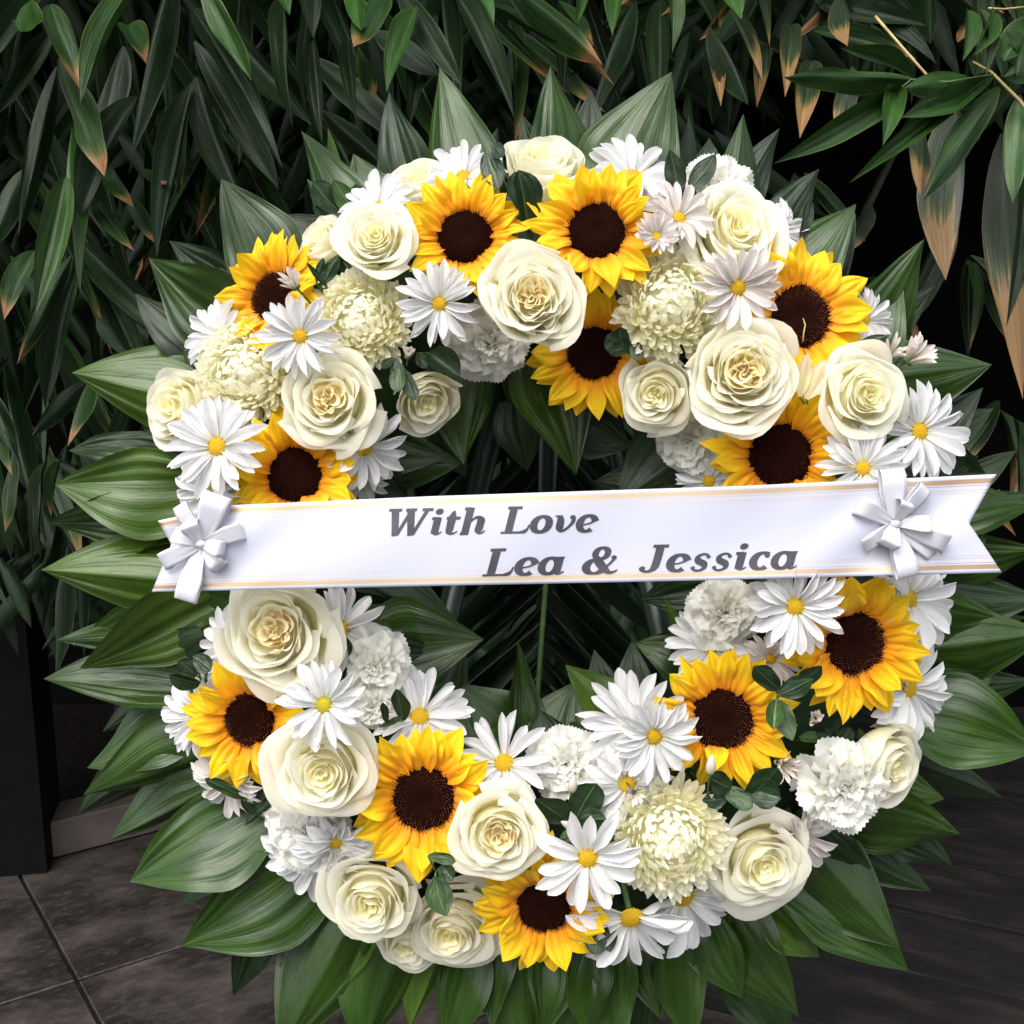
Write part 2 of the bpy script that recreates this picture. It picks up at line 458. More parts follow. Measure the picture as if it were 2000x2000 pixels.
def tube_data(pts, radii, n=8):
    pts = [Vector(p) for p in pts]
    V, F, U = [], [], []
    ref = None
    for i, p in enumerate(pts):
        t = (pts[min(i + 1, len(pts) - 1)] - pts[max(i - 1, 0)]).normalized()
        if ref is None: ref = t.orthogonal().normalized()
        ref = (ref - t * ref.dot(t)).normalized()
        b = t.cross(ref)
        r = radii[i] if hasattr(radii, '__len__') else radii
        for k in range(n):
            a = 2 * math.pi * k / n
            V.append(p + (ref * math.cos(a) + b * math.sin(a)) * r); U.append((k / n, i / (len(pts) - 1)))
    for i in range(len(pts) - 1):
        for k in range(n):
            a, c = i * n + k, i * n + (k + 1) % n
            F.append((a, c, c + n, a + n))
    F.append(tuple(range(n))[::-1]); F.append(tuple(range(len(V) - n, len(V))))
    return np.array([tuple(v) for v in V]), F, np.array(U)


def tube(name, pts, radii, mat, parent=None, n=8):
    v, f, u = tube_data(pts, radii, n)
    return link(name, mesh(name, v, f, mat, u), parent)


# ------------------------------------------------------------------ ground, kerb, wall, post, boards
gA0 = ground(150, 1915); gA1 = ground(32, 1695)
dA = (gA1 - gA0); TS = dA.length; dA.normalize(); dB = Vector((dA.y, -dA.x, 0))
g = link('ground', mesh('ground', [(-12, -6, -0.014), (12, -6, -0.014), (12, 14, -0.014), (-12, 14, -0.014)], [(0, 1, 2, 3)], M['grout'], smooth=False))
g['kind'] = 'structure'
fl = bpy.data.objects.new('floor', None); COL.objects.link(fl); fl['kind'] = 'structure'; fl.empty_display_size = 0.1
tw, tl = 0.62, TS
tile_me = box_mesh('tile', tw - 0.007, tl - 0.007, 0.014, M['tile'], 0.0025)
ang = math.atan2(dB.y, dB.x)
for i in range(-4, 7):
    for j in range(-4, 1):
        c = gA0 + dB * (tw * (i + 0.5)) + dA * (tl * (j + 0.5))
        if c.length > 5.5: continue
        link('tile', tile_me, fl, Matrix.Translation((c.x, c.y, -0.014 + RND.uniform(-.0006, .0006))) @ Matrix.Rotation(ang + RND.uniform(-.002, .002), 4, 'Z'))
# kerb
kb = gA0 + dA * (tl * 1.0 + 0.06)
kerb_me = box_mesh('kerb_stone', 0.9, 0.11, 0.088, M['kerb'], 0.004)
kerb = bpy.data.objects.new('kerb', None); COL.objects.link(kerb); kerb['kind'] = 'structure'
k0 = (ground(105, 1683) - gA0).dot(dB)
for k in range(4):
    c = gA0 + dA * (tl + 0.058) + dB * (k0 + 0.45 + k * 0.905)
    link('kerb_stone', kerb_me, kerb, Matrix.Translation((c.x, c.y, 0)) @ Matrix.Rotation(ang, 4, 'Z'))
# soil bed behind the kerb
sb = link('soil_bed', mesh('soil_bed', [tuple(gA0 + dA * (tl + 0.115) + dB * a + dA * b_ + Vector((0, 0, 0.045))) for a, b_ in ((-4, 0), (6, 0), (6, 5), (-4, 5))], [(0, 1, 2, 3)], M['soil'], smooth=False))
sb['kind'] = 'structure'
wl = link('backdrop', box_mesh('backdrop', 9, 0.15, 3.2, M['backdrop'])); wl.location = (0.3, 3.6, 0)  # dark sheet added so the gaps between leaves read as shade
tag(wl, 'dark wall painted near black as shade behind the bamboo leaves', 'backdrop')
pc = ground(20, 1705)
po = link('post', box_mesh('post', 0.20, 0.20, 0.86, M['post'], 0.006), None, Matrix.Translation((pc.x - 0.03, pc.y + 0.08, 0)) @ Matrix.Rotation(ang * 0.3, 4, 'Z'))
tag(po, 'plain black square post left of the pale kerb stone', 'post')
# boards at the right
b0 = ground(1745, 1795); b1 = ground(2000, 1853)
bd = (b1 - b0); bd.z = 0; bd.normalize(); bn = Vector((-bd.y, bd.x, 0))
if bn.y < 0: bn = -bn
deck = bpy.data.objects.new('deck', None); COL.objects.link(deck); deck['kind'] = 'structure'
bme = box_mesh('board', 3.0, 0.2325, 0.03, M['board'], 0.0005)
bang = math.atan2(bd.y, bd.x)
for k in range(-3, 7):
    c = b0 + bn * (0.24 * (k + 0.5)) + bd * (1.22 + (0.1 if k % 2 else 0))
    link('board', bme, deck, Matrix.Translation((c.x, c.y, 0.002 + RND.uniform(0, .004))) @ Matrix.Rotation(bang + RND.uniform(-.006, .006), 4, 'Z'))

# ------------------------------------------------------------------ easel
ez = thing('easel', 'dark green metal easel holding up the wreath', 'easel')
def plane_pt(px, py, off=0.05): return at(px, py, D + off)
top = plane_pt(1080, 500, 0.07)
for px in (560, 1600):
    b_ = ground(px + (90 if px < 1000 else -60), 2950 if px < 1000 else 2950)
    foot = Vector((top.x + (-0.36 if px < 1000 else 0.36), top.y - 0.22, 0.0))
    tube('leg', [top + Vector((-0.02 if px < 1000 else .02, 0, 0)), foot], 0.0125, M['easel'], ez, 10)
tube('leg', [top, Vector((top.x, top.y + 0.75, 0.03))], 0.011, M['easel'], ez, 10)
hb = plane_pt(1080, 1560, 0.075)
tube('crossbar', [hb + Vector((-0.24, 0, 0)), hb + Vector((0.24, 0, 0))], 0.010, M['easel'], ez, 10)

# ------------------------------------------------------------------ wreath base and its leaves
CX, CY, MR = 1095, 1080, 560
wm = Matrix.Translation(at(CX, CY, D + 0.02))
wr = thing('wreath', 'large round wreath base of broad green leaves on the easel', 'wreath', wm)
V, F, U = [], [], []
nR, nr = 72, 14
for i in range(nR):
    a = 2 * math.pi * i / nR
    rad = (RGT * math.cos(a) + UPV * math.sin(a))
    for k in range(nr):
        b_ = 2 * math.pi * k / nr
        pnt = rad * (MR * 0.0005 + 0.062 * math.cos(b_)) - FWD * (0.036 * math.sin(b_) - 0.01)
        V.append(tuple(pnt)); U.append((i / nR, k / nr))
for i in range(nR):
    for k in range(nr):
        F.append((i * nr + k, ((i + 1) % nR) * nr + k, ((i + 1) % nR) * nr + (k + 1) % nr, i * nr + (k + 1) % nr))
link('foam_ring', mesh('foam_ring', V, F, M['foam'], U), wr)
wmi = wm.inverted()

BROAD = smooth_profile([(0, .24), (.18, .40), (.34, .49), (.44, .50), (.56, .43), (.72, .295), (.86, .155), (.95, .055), (1, 0.0)])
BROAD2 = smooth_profile([(0, .28), (.2, .45), (.38, .50), (.50, .46), (.64, .355), (.80, .21), (.92, .085), (1, 0.0)])
leaf_me = {}
for mk in ('leaf', 'leaf_light', 'leaf_dark'):
    L = []
    for k in range(7):
        r = random.Random(k * 7 + 3)
        v, f, u = blade(25, 22, (BROAD, BROAD2)[k % 2], fold=r.choice((0.15, 0.3, 0.45, -0.2)), arc=r.uniform(-.06, .10), pleat=0.012,
                        npl=6, wave=r.uniform(.05, .14), seed=k, twist=r.uniform(-.35, .35), side=r.uniform(-.04, .04))
        # one half narrower than the other, as on a leaf bent round when it was pinned
        hw = r.choice((1.0, .55, .7)); sg = r.choice((-1, 1))
        v[:, 0] = np.where(v[:, 0] * sg > 0, v[:, 0] * hw, v[:, 0] * (1.15 if hw < 1 else 1))
        rn = np.array([r.gauss(0, 1) for _ in range(25)]); rn = np.convolve(rn, [.25, .5, .25], 'same')
        v[:, 2] += .010 * np.interp(u[:, 0], np.linspace(0, 1, 25), rn) * np.minimum(1, 3 * (1 - v[:, 1]))
        L.append(mesh('broad_leaf', v, f, M[mk], u))
    leaf_me[mk] = L


def wleaf(tx, ty, bx, by, w, kind='leaf', dt=0.03, db=0.0, roll=None, var=None):
    t = at(tx, ty, D + dt); b_ = at(bx, by, D + db)
    ln = (t - b_).length
    W = w * 0.0005 * 1.10
    roll = RND.uniform(-.45, .45) if roll is None else roll
    ml = leaf_me[kind]
    me = ml[RND.randrange(len(ml)) if var is None else var]
    mm = wmi @ frame(b_, t - b_, -FWD, W, ln, ln * 0.75, roll)
    return link('leaf', me, wr, mm)


OUT = [  # tip, base, width, kind, depth of tip, depth of base, roll
    (858, 132, 876, 470, 175, 'leaf', .02, -.01, -.35), (972, 250, 890, 460, 120, 'leaf_dark', .035, .02, .3),
    (1075, 128, 1075, 430, 170, 'leaf', .01, -.02, .3), (1155, 175, 1110, 420, 100, 'leaf_dark', .05, .03, .2),
    (1312, 140, 1175, 450, 190, 'leaf', .01, 0, -.2), (1345, 225, 1290, 450, 120, 'leaf_dark', .03, .02, .5),
    (1452, 222, 1425, 560, 160, 'leaf', .0, -.01, .15), (1523, 250, 1400, 470, 90, 'leaf_dark', .05, .03, 0),
    (1400, 290, 1350, 430, 60, 'leaf_light', .0, -.01, .3),
    (1672, 398, 1450, 560, 175, 'leaf', .02, 0, -.4), (1662, 474, 1560, 600, 80, 'leaf_dark', .04, .02, 0),
    (1806, 466, 1620, 720, 170, 'leaf', .0, 0, .25), (1828, 558, 1680, 660, 80, 'leaf_dark', .03, .02, 0), (1760, 540, 1650, 760, 110, 'leaf', .01, .0, -.5),
    (1938, 712, 1640, 740, 170, 'leaf', .0, -.01, .2), (1920, 757, 1740, 880, 110, 'leaf_dark', .03, .01, -.3),
    (1925, 924, 1740, 900, 120, 'leaf_dark', .03, .01, .3), (1985, 880, 1800, 960, 60, 'leaf_dark', .05, .03, .3),
    (2025, 985, 1780, 1000, 120, 'leaf', .03, .01, -.3), (2035, 1075, 1780, 1080, 150, 'leaf', .02, 0, .3),
    (2040, 1170, 1790, 1130, 130, 'leaf_dark', .04, .02, -.2), (2045, 1235, 1770, 1270, 170, 'leaf', .01, 0, .35),
    (2020, 1330, 1780, 1330, 120, 'leaf_dark', .04, .02, 0), (2030, 1465, 1740, 1400, 185, 'leaf', .0, 0, -.25),
    (1950, 1310, 1760, 1380, 110, 'leaf', .03, .01, .2),
    (1877, 1630, 1600, 1590, 150, 'leaf', .0, -.01, .2), (1862, 1694, 1700, 1600, 90, 'leaf_dark', .04, .03, 0), (1845, 1560, 1700, 1500, 110, 'leaf_light', .02, 0, -.3),
    (1757, 1852, 1540, 1600, 185, 'leaf', -.01, -.01, .2), (1775, 1896, 1500, 1720, 150, 'leaf', .01, 0, -.4),
    (1560, 1985, 1400, 1730, 200, 'leaf', .0, 0, .2), (1600, 1870, 1500, 1760, 110, 'leaf_light', .02, .01, -.3), (1545, 2060, 1400, 1850, 120, 'leaf_dark', .03, .02, 0),
    (1350, 2040, 1330, 1780, 130, 'leaf', .0, 0, -.5), (1250, 2070, 1250, 1820, 150, 'leaf_dark', .03, .01, .3),
    (1200, 2080, 1190, 1820, 150, 'leaf', .0, 0, -.3), (1100, 2070, 1100, 1820, 160, 'leaf', .01, 0, .4), (1020, 2080, 1010, 1830, 150, 'leaf', .02, 0, -.2),
    (900, 2020, 960, 1800, 170, 'leaf_dark', .03, .01, .1), (860, 2050, 920, 1830, 120, 'leaf', .02, 0, .4), (700, 2060, 810, 1790, 190, 'leaf', .0, 0, -.2),
    (545, 2060, 720, 1740, 200, 'leaf', -.01, -.01, .35), (455, 1945, 540, 1790, 80, 'leaf_dark', .05, .04, 0),
    (354, 1848, 640, 1650, 200, 'leaf', -.01, -.01, -.2), (350, 1772, 500, 1640, 120, 'leaf_dark', .05, .03, .2),
    (253, 1722, 540, 1560, 190, 'leaf', -.01, -.01, .25), (162, 1553, 470, 1450, 160, 'leaf', .01, 0, -.3), (152, 1590, 350, 1450, 110, 'leaf_dark', .04, .02, 0),
    (170, 1500, 400, 1360, 150, 'leaf', .02, .01, .4), (85, 1326, 400, 1350, 150, 'leaf', .0, 0, .2), (200, 1430, 380, 1330, 90, 'leaf_dark', .05, .04, 0),
    (155, 1306, 450, 1170, 160, 'leaf_light', .0, -.01, -.3), (80, 1113, 420, 1140, 165, 'leaf_light', .0, -.01, .25),
    (150, 1090, 390, 1030, 130, 'leaf', .03, .01, .4), (107, 946, 420, 940, 180, 'leaf_light', .0, -.01, -.2), (134, 880, 330, 880, 90, 'leaf_dark', .02, .01, .4),
    (230, 1010, 400, 1000, 100, 'leaf_dark', .04, .03, 0),
    (140, 728, 430, 800, 170, 'leaf_light', .0, -.01, .15), (262, 718, 420, 680, 80, 'leaf_dark', .03, .02, .5),
    (290, 503, 480, 680, 175, 'leaf', .0, -.01, -.25), (263, 572, 430, 700, 110, 'leaf_dark', .03, .01, .4), (430, 512, 520, 620, 110, 'leaf_dark', .02, .01, .2),
    (432, 350, 540, 600, 170, 'leaf', .0, 0, -.25), (500, 430, 640, 520, 130, 'leaf_dark', .03, .02, .2),
    (588, 256, 690, 480, 120, 'leaf', .01, .01, .3), (690, 300, 740, 480, 120, 'leaf', .03, .02, -.3), (640, 250, 640, 420, 70, 'leaf_light', .03, .02, .6),
    (960, 2010, 985, 1800, 120, 'leaf', .0, 0, .3), (800, 2010, 880, 1790, 120, 'leaf_light', .02, 0, -.4), (1060, 2030, 1060, 1800, 110, 'leaf', -.01, 0, -.4),
    (1150, 2020, 1140, 1800, 110, 'leaf', .01, 0, .4), (1290, 1990, 1270, 1800, 120, 'leaf', .0, 0, .2), (640, 1960, 760, 1760, 130, 'leaf_light', .01, 0, .4),
    (1450, 1950, 1380, 1780, 110, 'leaf', .01, 0, .4), (420, 1800, 600, 1660, 120, 'leaf', .02, .01, .4), (215, 1640, 430, 1530, 120, 'leaf', .02, .01, -.4),
    (110, 1250, 350, 1230, 110, 'leaf', .02, .01, .3), (90, 1020, 340, 1010, 120, 'leaf', .03, .01, -.3), (1660, 1830, 1500, 1700, 110, 'leaf', .01, 0, .4),
    (1820, 1740, 1620, 1610, 100, 'leaf_dark', .04, .02, 0), (1960, 1560, 1760, 1480, 110, 'leaf_dark', .04, .02, .2), (330, 470, 480, 600, 90, 'leaf_dark', .04, .02, 0),
    (760, 180, 820, 400, 100, 'leaf_dark', .04, .02, .2), (1220, 210, 1200, 420, 100, 'leaf_dark', .04, .02, 0), (1600, 330, 1500, 480, 80, 'leaf_dark', .05, .03, 0),
    # pointing into the hole
    (906, 908, 935, 690, 165, 'leaf', .0, 0, .25), (1125, 928, 1060, 680, 165, 'leaf', .0, 0, -.2), (1030, 922, 1010, 780, 100, 'leaf_dark', .04, .02, 0),
    (910, 930, 850, 850, 70, 'leaf_dark', .04, .02, 0), (903, 905, 700, 880, 120, 'leaf', .02, .01, .3), (800, 950, 700, 930, 90, 'leaf', .03, .02, 0),
    (1235, 872, 1130, 820, 100, 'leaf_dark', .03, .02, .2), (1205, 985, 1390, 850, 170, 'leaf_dark', .02, .01, .3), (1160, 940, 1290, 960, 80, 'leaf_dark', .05, .03, 0),
    (1240, 800, 1180, 720, 90, 'leaf', .02, .01, 0),
    (892, 1215, 690, 1130, 150, 'leaf_dark', .03, .01, .3), (945, 1248, 700, 1290, 180, 'leaf', .0, 0, -.2), (870, 1330, 730, 1360, 110, 'leaf_dark', .04, .02, 0),
    (1297, 1168, 1345, 1390, 100, 'leaf_light', .0, 0, .45), (1240, 1256, 1390, 1290, 110, 'leaf', .02, .01, .2), (1250, 1170, 1400, 1150, 110, 'leaf_dark', .04, .03, 0),
    (1104, 1298, 1230, 1450, 110, 'leaf_light', .0, 0, -.3), (1010, 1250, 1000, 1470, 90, 'leaf', .0, 0, .5), (900, 1335, 1020, 1480, 170, 'leaf', .01, 0, .2),
    (1125, 1330, 1050, 1500, 170, 'leaf', .015, 0, -.2), (1160, 1268, 1190, 1420, 80, 'leaf_dark', .03, .01, 0), (1235, 1250, 1230, 1420, 90, 'leaf_dark', .03, .01, 0),
]
for o_ in OUT:
    wleaf(*o_)
for k in range(40):
    a = 2 * math.pi * (k + RND.uniform(-.35, .35)) / 40
    r1 = RND.uniform(880, 960) if math.sin(a) < .3 else RND.uniform(820, 890)
    aa = a + RND.uniform(-.10, .10)
    wleaf(CX + r1 * math.cos(aa), CY - r1 * math.sin(aa), CX + 640 * math.cos(a), CY - 640 * math.sin(a), RND.uniform(85, 120), RND.choice(('leaf', 'leaf_dark', 'leaf_dark')), .045, .02)
# leaves packed between the stems, behind the flowers
for k in range(96):
    a = 2 * math.pi * (k + RND.uniform(-.4, .4)) / 96
    r0 = MR + RND.uniform(-170, 170)
    aa = a + RND.uniform(-.5, .5)
    sgn = 1 if r0 > MR else -1
    ln = RND.uniform(120, 170)
    bx, by = CX + r0 * math.cos(a), CY - r0 * math.sin(a)
    wleaf(bx + sgn * ln * math.cos(aa), by - sgn * ln * math.sin(aa), bx, by, RND.uniform(80, 120), RND.choice(('leaf', 'leaf_dark', 'leaf_dark')), RND.uniform(.0, .03), RND.uniform(-.04, -.01))

m, nt, out = new_mat('water drop')
p = N(nt, 'ShaderNodeBsdfPrincipled'); p.inputs['Base Color'].default_value = (.9, .95, .9, 1); p.inputs['Transmission Weight'].default_value = 1.0
p.inputs['IOR'].default_value = 1.33; p.inputs['Roughness'].default_value = 0.02
nt.links.new(p.outputs[0], out.inputs[0]); M['drop'] = m
leaves = [o_ for o_ in wr.children if o_.name.startswith('leaf')][:len(OUT)]
bpy.context.view_layer.update()
parts = []
dv_, df_, du_ = None, None, None
for o_ in leaves:
    if o_.location.z > .05 or RND.random() < .35: continue
    me_ = o_.data
    for _ in range(RND.randint(3, 9)):
        vv = me_.vertices[RND.randrange(25 * 8, 25 * 20)]
        pos = o_.matrix_basis @ vv.co
        nn = (o_.matrix_basis.to_3x3() @ vv.normal).normalized()
        if nn.dot(-FWD) < 0: nn = -nn
        rr_ = RND.uniform(.0008, .0022)
        tx_ = nn.orthogonal().normalized(); ty_ = nn.cross(tx_)
        Vd = [tuple(pos + nn * rr_ * .55)]; Fd = []
        for ring, (q_, h_) in enumerate(((.5, .45), (.85, .22), (1.0, -.05))):
            for k in range(8):
                a = k * math.pi / 4
                Vd.append(tuple(pos + (tx_ * math.cos(a) + ty_ * math.sin(a)) * rr_ * q_ + nn * rr_ * h_))
        for k in range(8):
            Fd.append((0, 1 + k, 1 + (k + 1) % 8))
            for ring in range(2):
                a, c = 1 + ring * 8 + k, 1 + ring * 8 + (k + 1) % 8
                Fd.append((a, a + 8, c + 8, c))
        parts.append((np.array(Vd), Fd, np.zeros((25, 2))))
v, f, u = join_parts(parts)
dr_ = link('water_drops', mesh('water_drops', v, f, M['drop'], u), wr); dr_['kind'] = 'stuff'

# ------------------------------------------------------------------ flower placing
def flower_mat(px, py, R, tx=None, ty=None, lift=0.0, spin=None):
    """px,py centre in the photograph, R radius in photograph pixels, tx/ty degrees it faces to the right / up"""
    dx, dy = px - CX, CY - py
    rr = math.hypot(dx, dy)
    s = max(-1.2, min(1.2, (rr - MR) / 250))
    if tx is None: tx = s * 26 * dx / rr
    if ty is None: ty = s * 26 * dy / rr
    d = D - 0.035 - 0.045 * math.cos(s * 1.1) - lift
    a, b_ = math.radians(tx), math.radians(ty)
    n = (-FWD + RGT * math.tan(a) + UPV * math.tan(b_)).normalized()
    spin = RND.uniform(0, 6.28) if spin is None else spin
    sc_ = R * d / FPX
    z = n; x = UPV.cross(z).normalized(); y = z.cross(x)
    m_ = Matrix(((x.x, y.x, z.x, 0), (x.y, y.y, z.y, 0), (x.z, y.z, z.z, 0), (0, 0, 0, 1)))
    return Matrix.Translation(at(px, py, d)) @ m_ @ Matrix.Rotation(spin, 4, 'Z') @ Matrix.Scale(sc_, 4)


def radial(ang_, r0, elev, sx, sy, sz=1.0, z0=0.0, roll=0.0):
    """local matrix of a petal leaving the axis at angle ang_, raised by elev"""
    return (Matrix.Rotation(ang_, 4, 'Z') @ Matrix.Translation((0, r0, z0)) @ Matrix.Rotation(elev, 4, 'X')
            @ Matrix.Rotation(roll, 4, 'Y') @ Matrix.Diagonal((sx, sy, sz, 1)))


# stem that pins every flower to the foam (unit: flower radius)
def flower_stem(parent, length):
    v, f, u = tube_data([(0, 0, -0.15), (0, 0, -length)], [0.05, 0.045], 6)
    link('stem', mesh('stem', v, f, M['stem'], u), parent)


# --- sunflower
SP = smooth_profile([(0, .20), (.15, .36), (.38, .50), (.6, .47), (.8, .29), (.92, .12), (1, 0.0)])
SP2 = smooth_profile([(0, .2), (.2, .42), (.45, .50), (.7, .42), (.88, .2), (1, 0.0)])
sun_me = []
for k in range(12):
    r = random.Random(100 + k)
    v, f, u = blade(13, 15, (SP, SP2)[k % 2], arc=r.uniform(.02, .11), cup=r.uniform(-.15, .35), pleat=0.07, npl=3, wave=r.uniform(.06, .2), seed=k, twist=r.uniform(-.28, .28), side=r.uniform(-.10, .10))
    # curl of the tip
    cu = r.uniform(-.18, .16)
    v[:, 2] += cu * np.clip(v[:, 1] - 0.45, 0, 1) ** 2 / 0.3
    sun_me.append(mesh('sunflower_petal', v, f, M['sun_petal'], u))
# disc
def dome(r, h, nr_, na, dip=0.0):
    V, U, F = [(0, 0, h - dip)], [(0, 0)], []
    for i in range(1, nr_ + 1):
        q = i / nr_
        z = h * (1 - q ** 2.6) - dip * math.exp(-(q / 0.3) ** 2)
        for k in range(na):
            a = 2 * math.pi * k / na
            V.append((r * q * math.cos(a), r * q * math.sin(a), z)); U.append((k / na, q))
    for k in range(na): F.append((0, 1 + k, 1 + (k + 1) % na))
    for i in range(nr_ - 1):
        for k in range(na):
            a, c = 1 + i * na + k, 1 + i * na + (k + 1) % na
            F.append((a, a + na, c + na, c))
    # skirt to a point behind
    n0 = len(V); V.append((0, 0, -0.12)); U.append((0, 1))
    for k in range(na): F.append((n0, 1 + (nr_ - 1) * na + (k + 1) % na, 1 + (nr_ - 1) * na + k))
    return np.array(V), F, np.array(U)
v, f, u = dome(0.42, 0.13, 10, 40, 0.05)
disc_me = mesh('disc', v, f, M['sun_disc'], u)
# floret material: dark purple-brown with rusty pollen-bearing tips
for fname, ringc, lo_ in (('floret', (0.13, 0.036, 0.013), .5), ('floret2', (0.24, 0.085, 0.032), .25)):
  m, nt, out = new_mat('sunflower ' + fname)
  uv, u_, v_ = uv_nodes(nt)
  wh = N(nt, 'ShaderNodeTexWhiteNoise'); wh.noise_dimensions = '1D'
  nt.links.new(u_, wh.inputs['W'])
  rim = ramp(nt, v_, [(0.25, (0, 0, 0)), (0.55, (0.45, 0.45, 0.45)), (0.95, (0.8, 0.8, 0.8))])
  pick = math_n(nt, 'MULTIPLY', ramp(nt, wh.outputs[0], [(lo_, (0, 0, 0)), (1.0, (1, 1, 1))]), rim)
  c = mixc(nt, pick, (0.015, 0.0038, 0.0024), ringc)
  p = N(nt, 'ShaderNodeBsdfPrincipled'); nt.links.new(c, p.inputs['Base Color']); p.inputs['Roughness'].default_value = 0.9
  p.inputs['Specular IOR Level'].default_value = 0.05
  nt.links.new(p.outputs[0], out.inputs[0]); M[fname] = m
parts = []
NF = 520
for i in range(NF):
    q = math.sqrt((i + .5) / NF); a = i * 2.399963
    x, y = 0.425 * q * math.cos(a), 0.425 * q * math.sin(a)
    z = 0.13 * (1 - q ** 2.6) - 0.05 * math.exp(-(q / 0.3) ** 2)
    s = 0.0095 + 0.002 * q
    h = (0.016 + 0.05 * max(0, q - .45)) * RND.uniform(.7, 1.35)
    ox, oy = x / .425 * .028 * q, y / .425 * .028 * q
    V = [(x - s, y, z - .01), (x, y - s, z - .01), (x + s, y, z - .01), (x, y + s, z - .01), (x + ox - s * .5, y + oy, z + h), (x + ox + s * .5, y + oy + s * .3, z + h)]
    parts.append((np.array(V), [(0, 1, 5, 4), (1, 2, 5), (2, 3, 5), (3, 0, 4), (3, 4, 5)], np.array([(i / NF * 97.0, q)] * 6)))
v, f, u = join_parts(parts)
floret_me = mesh('florets', v, f, M['floret'], u, smooth=False)
floret_me2 = floret_me.copy(); floret_me2.materials.clear(); floret_me2.materials.append(M['floret2'])
sep_v, sep_f, sep_u = blade(5, 7, SP, cup=.3)
sepal_me = mesh('sepal', sep_v, sep_f, M['sun_sepal'], sep_u)


def sunflower(px, py, R, label, tx=None, ty=None, lift=0.0, n1=17, n2=17, elev=12, seed=0, skip=(), disc=1.0, drop=None):
    r = random.Random(seed + 500)
    o = thing('sunflower', label, 'sunflower', flower_mat(px, py, R, tx, ty, lift, 0.0), 'sunflowers in the wreath')
    dm = Matrix.Diagonal((disc, disc, 1, 1))
    dsc = link('disc', disc_me, o, dm)
    fo = link('florets', floret_me2 if seed in (1, 5, 8, 9, 11, 12) else floret_me, dsc, Matrix.Rotation(r.uniform(0, 6), 4, 'Z')); fo['kind'] = 'stuff'
    wm_ = r.uniform(.9, 1.18); lm_ = r.uniform(.94, 1.04); n1 += r.choice((-2, -1, 0, 1)); n2 += r.choice((-3, -1, 0))
    for layer, n in ((0, n1), (1, n2)):
        for k in range(n):
            a = 2 * math.pi * (k + layer * .5 + r.uniform(-.28, .28)) / n
            deg = math.degrees(a) % 360
            if any(lo <= deg <= hi for lo, hi in skip): continue
            el = math.radians(r.gauss(elev + (4 if layer == 0 else -6), 8) + (38 if r.random() < .06 else 0))
            ln = r.uniform(.54, .72) * (1 if layer == 0 else 1.04) * lm_
            w = r.uniform(.25, .38) * wm_
            link('petal', sun_me[r.randrange(12)], o, radial(a, .33 * disc + .02, el, w, ln, ln * .8, -.01 - .03 * layer + r.uniform(-.01, .01), r.uniform(-.35, .35)))
    for k in range(10):
        link('sepal', sepal_me, o, radial(2 * math.pi * k / 10, .15, math.radians(-8), .2, .55, .5, -.08))
    flower_stem(o, 1.6)
    return o


# --- daisy
DP = smooth_profile([(0, .22), (.2, .36), (.5, .48), (.75, .50), (.9, .38), (.97, .2), (1, 0.08)])
DP2 = smooth_profile([(0, .2), (.3, .40), (.6, .50), (.82, .42), (.95, .2), (1, 0.03)])
daisy_me = {}
for mk in ('daisy', 'daisy_pink', 'bud'):
    L = []
    for k in range(8):
        r = random.Random(200 + k)
        v, f, u = blade(7, 11, (DP, DP2)[k % 2], arc=r.uniform(-.02, .09), cup=r.uniform(.1, .5), pleat=0.08, npl=2, wave=r.uniform(0, .12), seed=k, twist=r.uniform(-.3, .3), side=r.uniform(-.05, .05))
        v[:, 2] += r.uniform(-.12, .05) * np.clip(v[:, 1] - 0.4, 0, 1) ** 2 / 0.36
        L.append(mesh('daisy_petal', v, f, M[mk], u))
    daisy_me[mk] = L
parts = [dome(0.155, 0.075, 6, 18)]
for i in range(90):
    q = math.sqrt((i + .5) / 90); a = i * 2.399963
    x, y = 0.158 * q * math.cos(a), 0.158 * q * math.sin(a); z = .075 * (1 - q ** 2.6); s = .0085
    parts.append((np.array([(x - s, y - s, z - .005), (x + s, y - s, z - .005), (x + s, y + s, z - .005), (x - s, y + s, z - .005), (x, y, z + .018)]),
                  [(0, 1, 4), (1, 2, 4), (2, 3, 4), (3, 0, 4)], np.zeros((5, 2))))
v, f, u = join_parts(parts)
eye_me = mesh('eye', v, f, M['daisy_eye'], u, smooth=False)
eye_g_me = mesh('eye', v, f, M['daisy_eye_g'], u, smooth=False)


def daisy(px, py, R, label, tx=None, ty=None, lift=0.0, n1=15, n2=14, elev=12, seed=0, kind='daisy', skip=(), wid=.20, green=False, eye=1.0, cat='daisy'):
    r = random.Random(seed + 900 + int(px))
    o = thing('daisy', label, cat, flower_mat(px, py, R * 1.06, tx, ty, lift, 0.0), 'white daisies in the wreath')
    link('eye', eye_g_me if green else eye_me, o, Matrix.Diagonal((eye * 1.25, eye * 1.25, 1.1, 1)))
    for layer, n in ((0, n1), (1, n2)):
        for k in range(n):
            a = 2 * math.pi * (k + layer * .5 + r.uniform(-.25, .25)) / n
            deg = math.degrees(a) % 360
            if any(lo <= deg <= hi for lo, hi in skip): continue
            el = math.radians(r.gauss(elev + (5 if layer == 0 else -5), 6))
            ln = r.uniform(.74, .9) * (.95 if layer == 0 else 1.03)
            link('petal', daisy_me[kind][r.randrange(8)], o, radial(a, .12, el, r.uniform(wid * .85, wid * 1.2), ln, ln * .8, -.012 * layer - .01, r.uniform(-.3, .3)))
    flower_stem(o, 2.4)
    return o


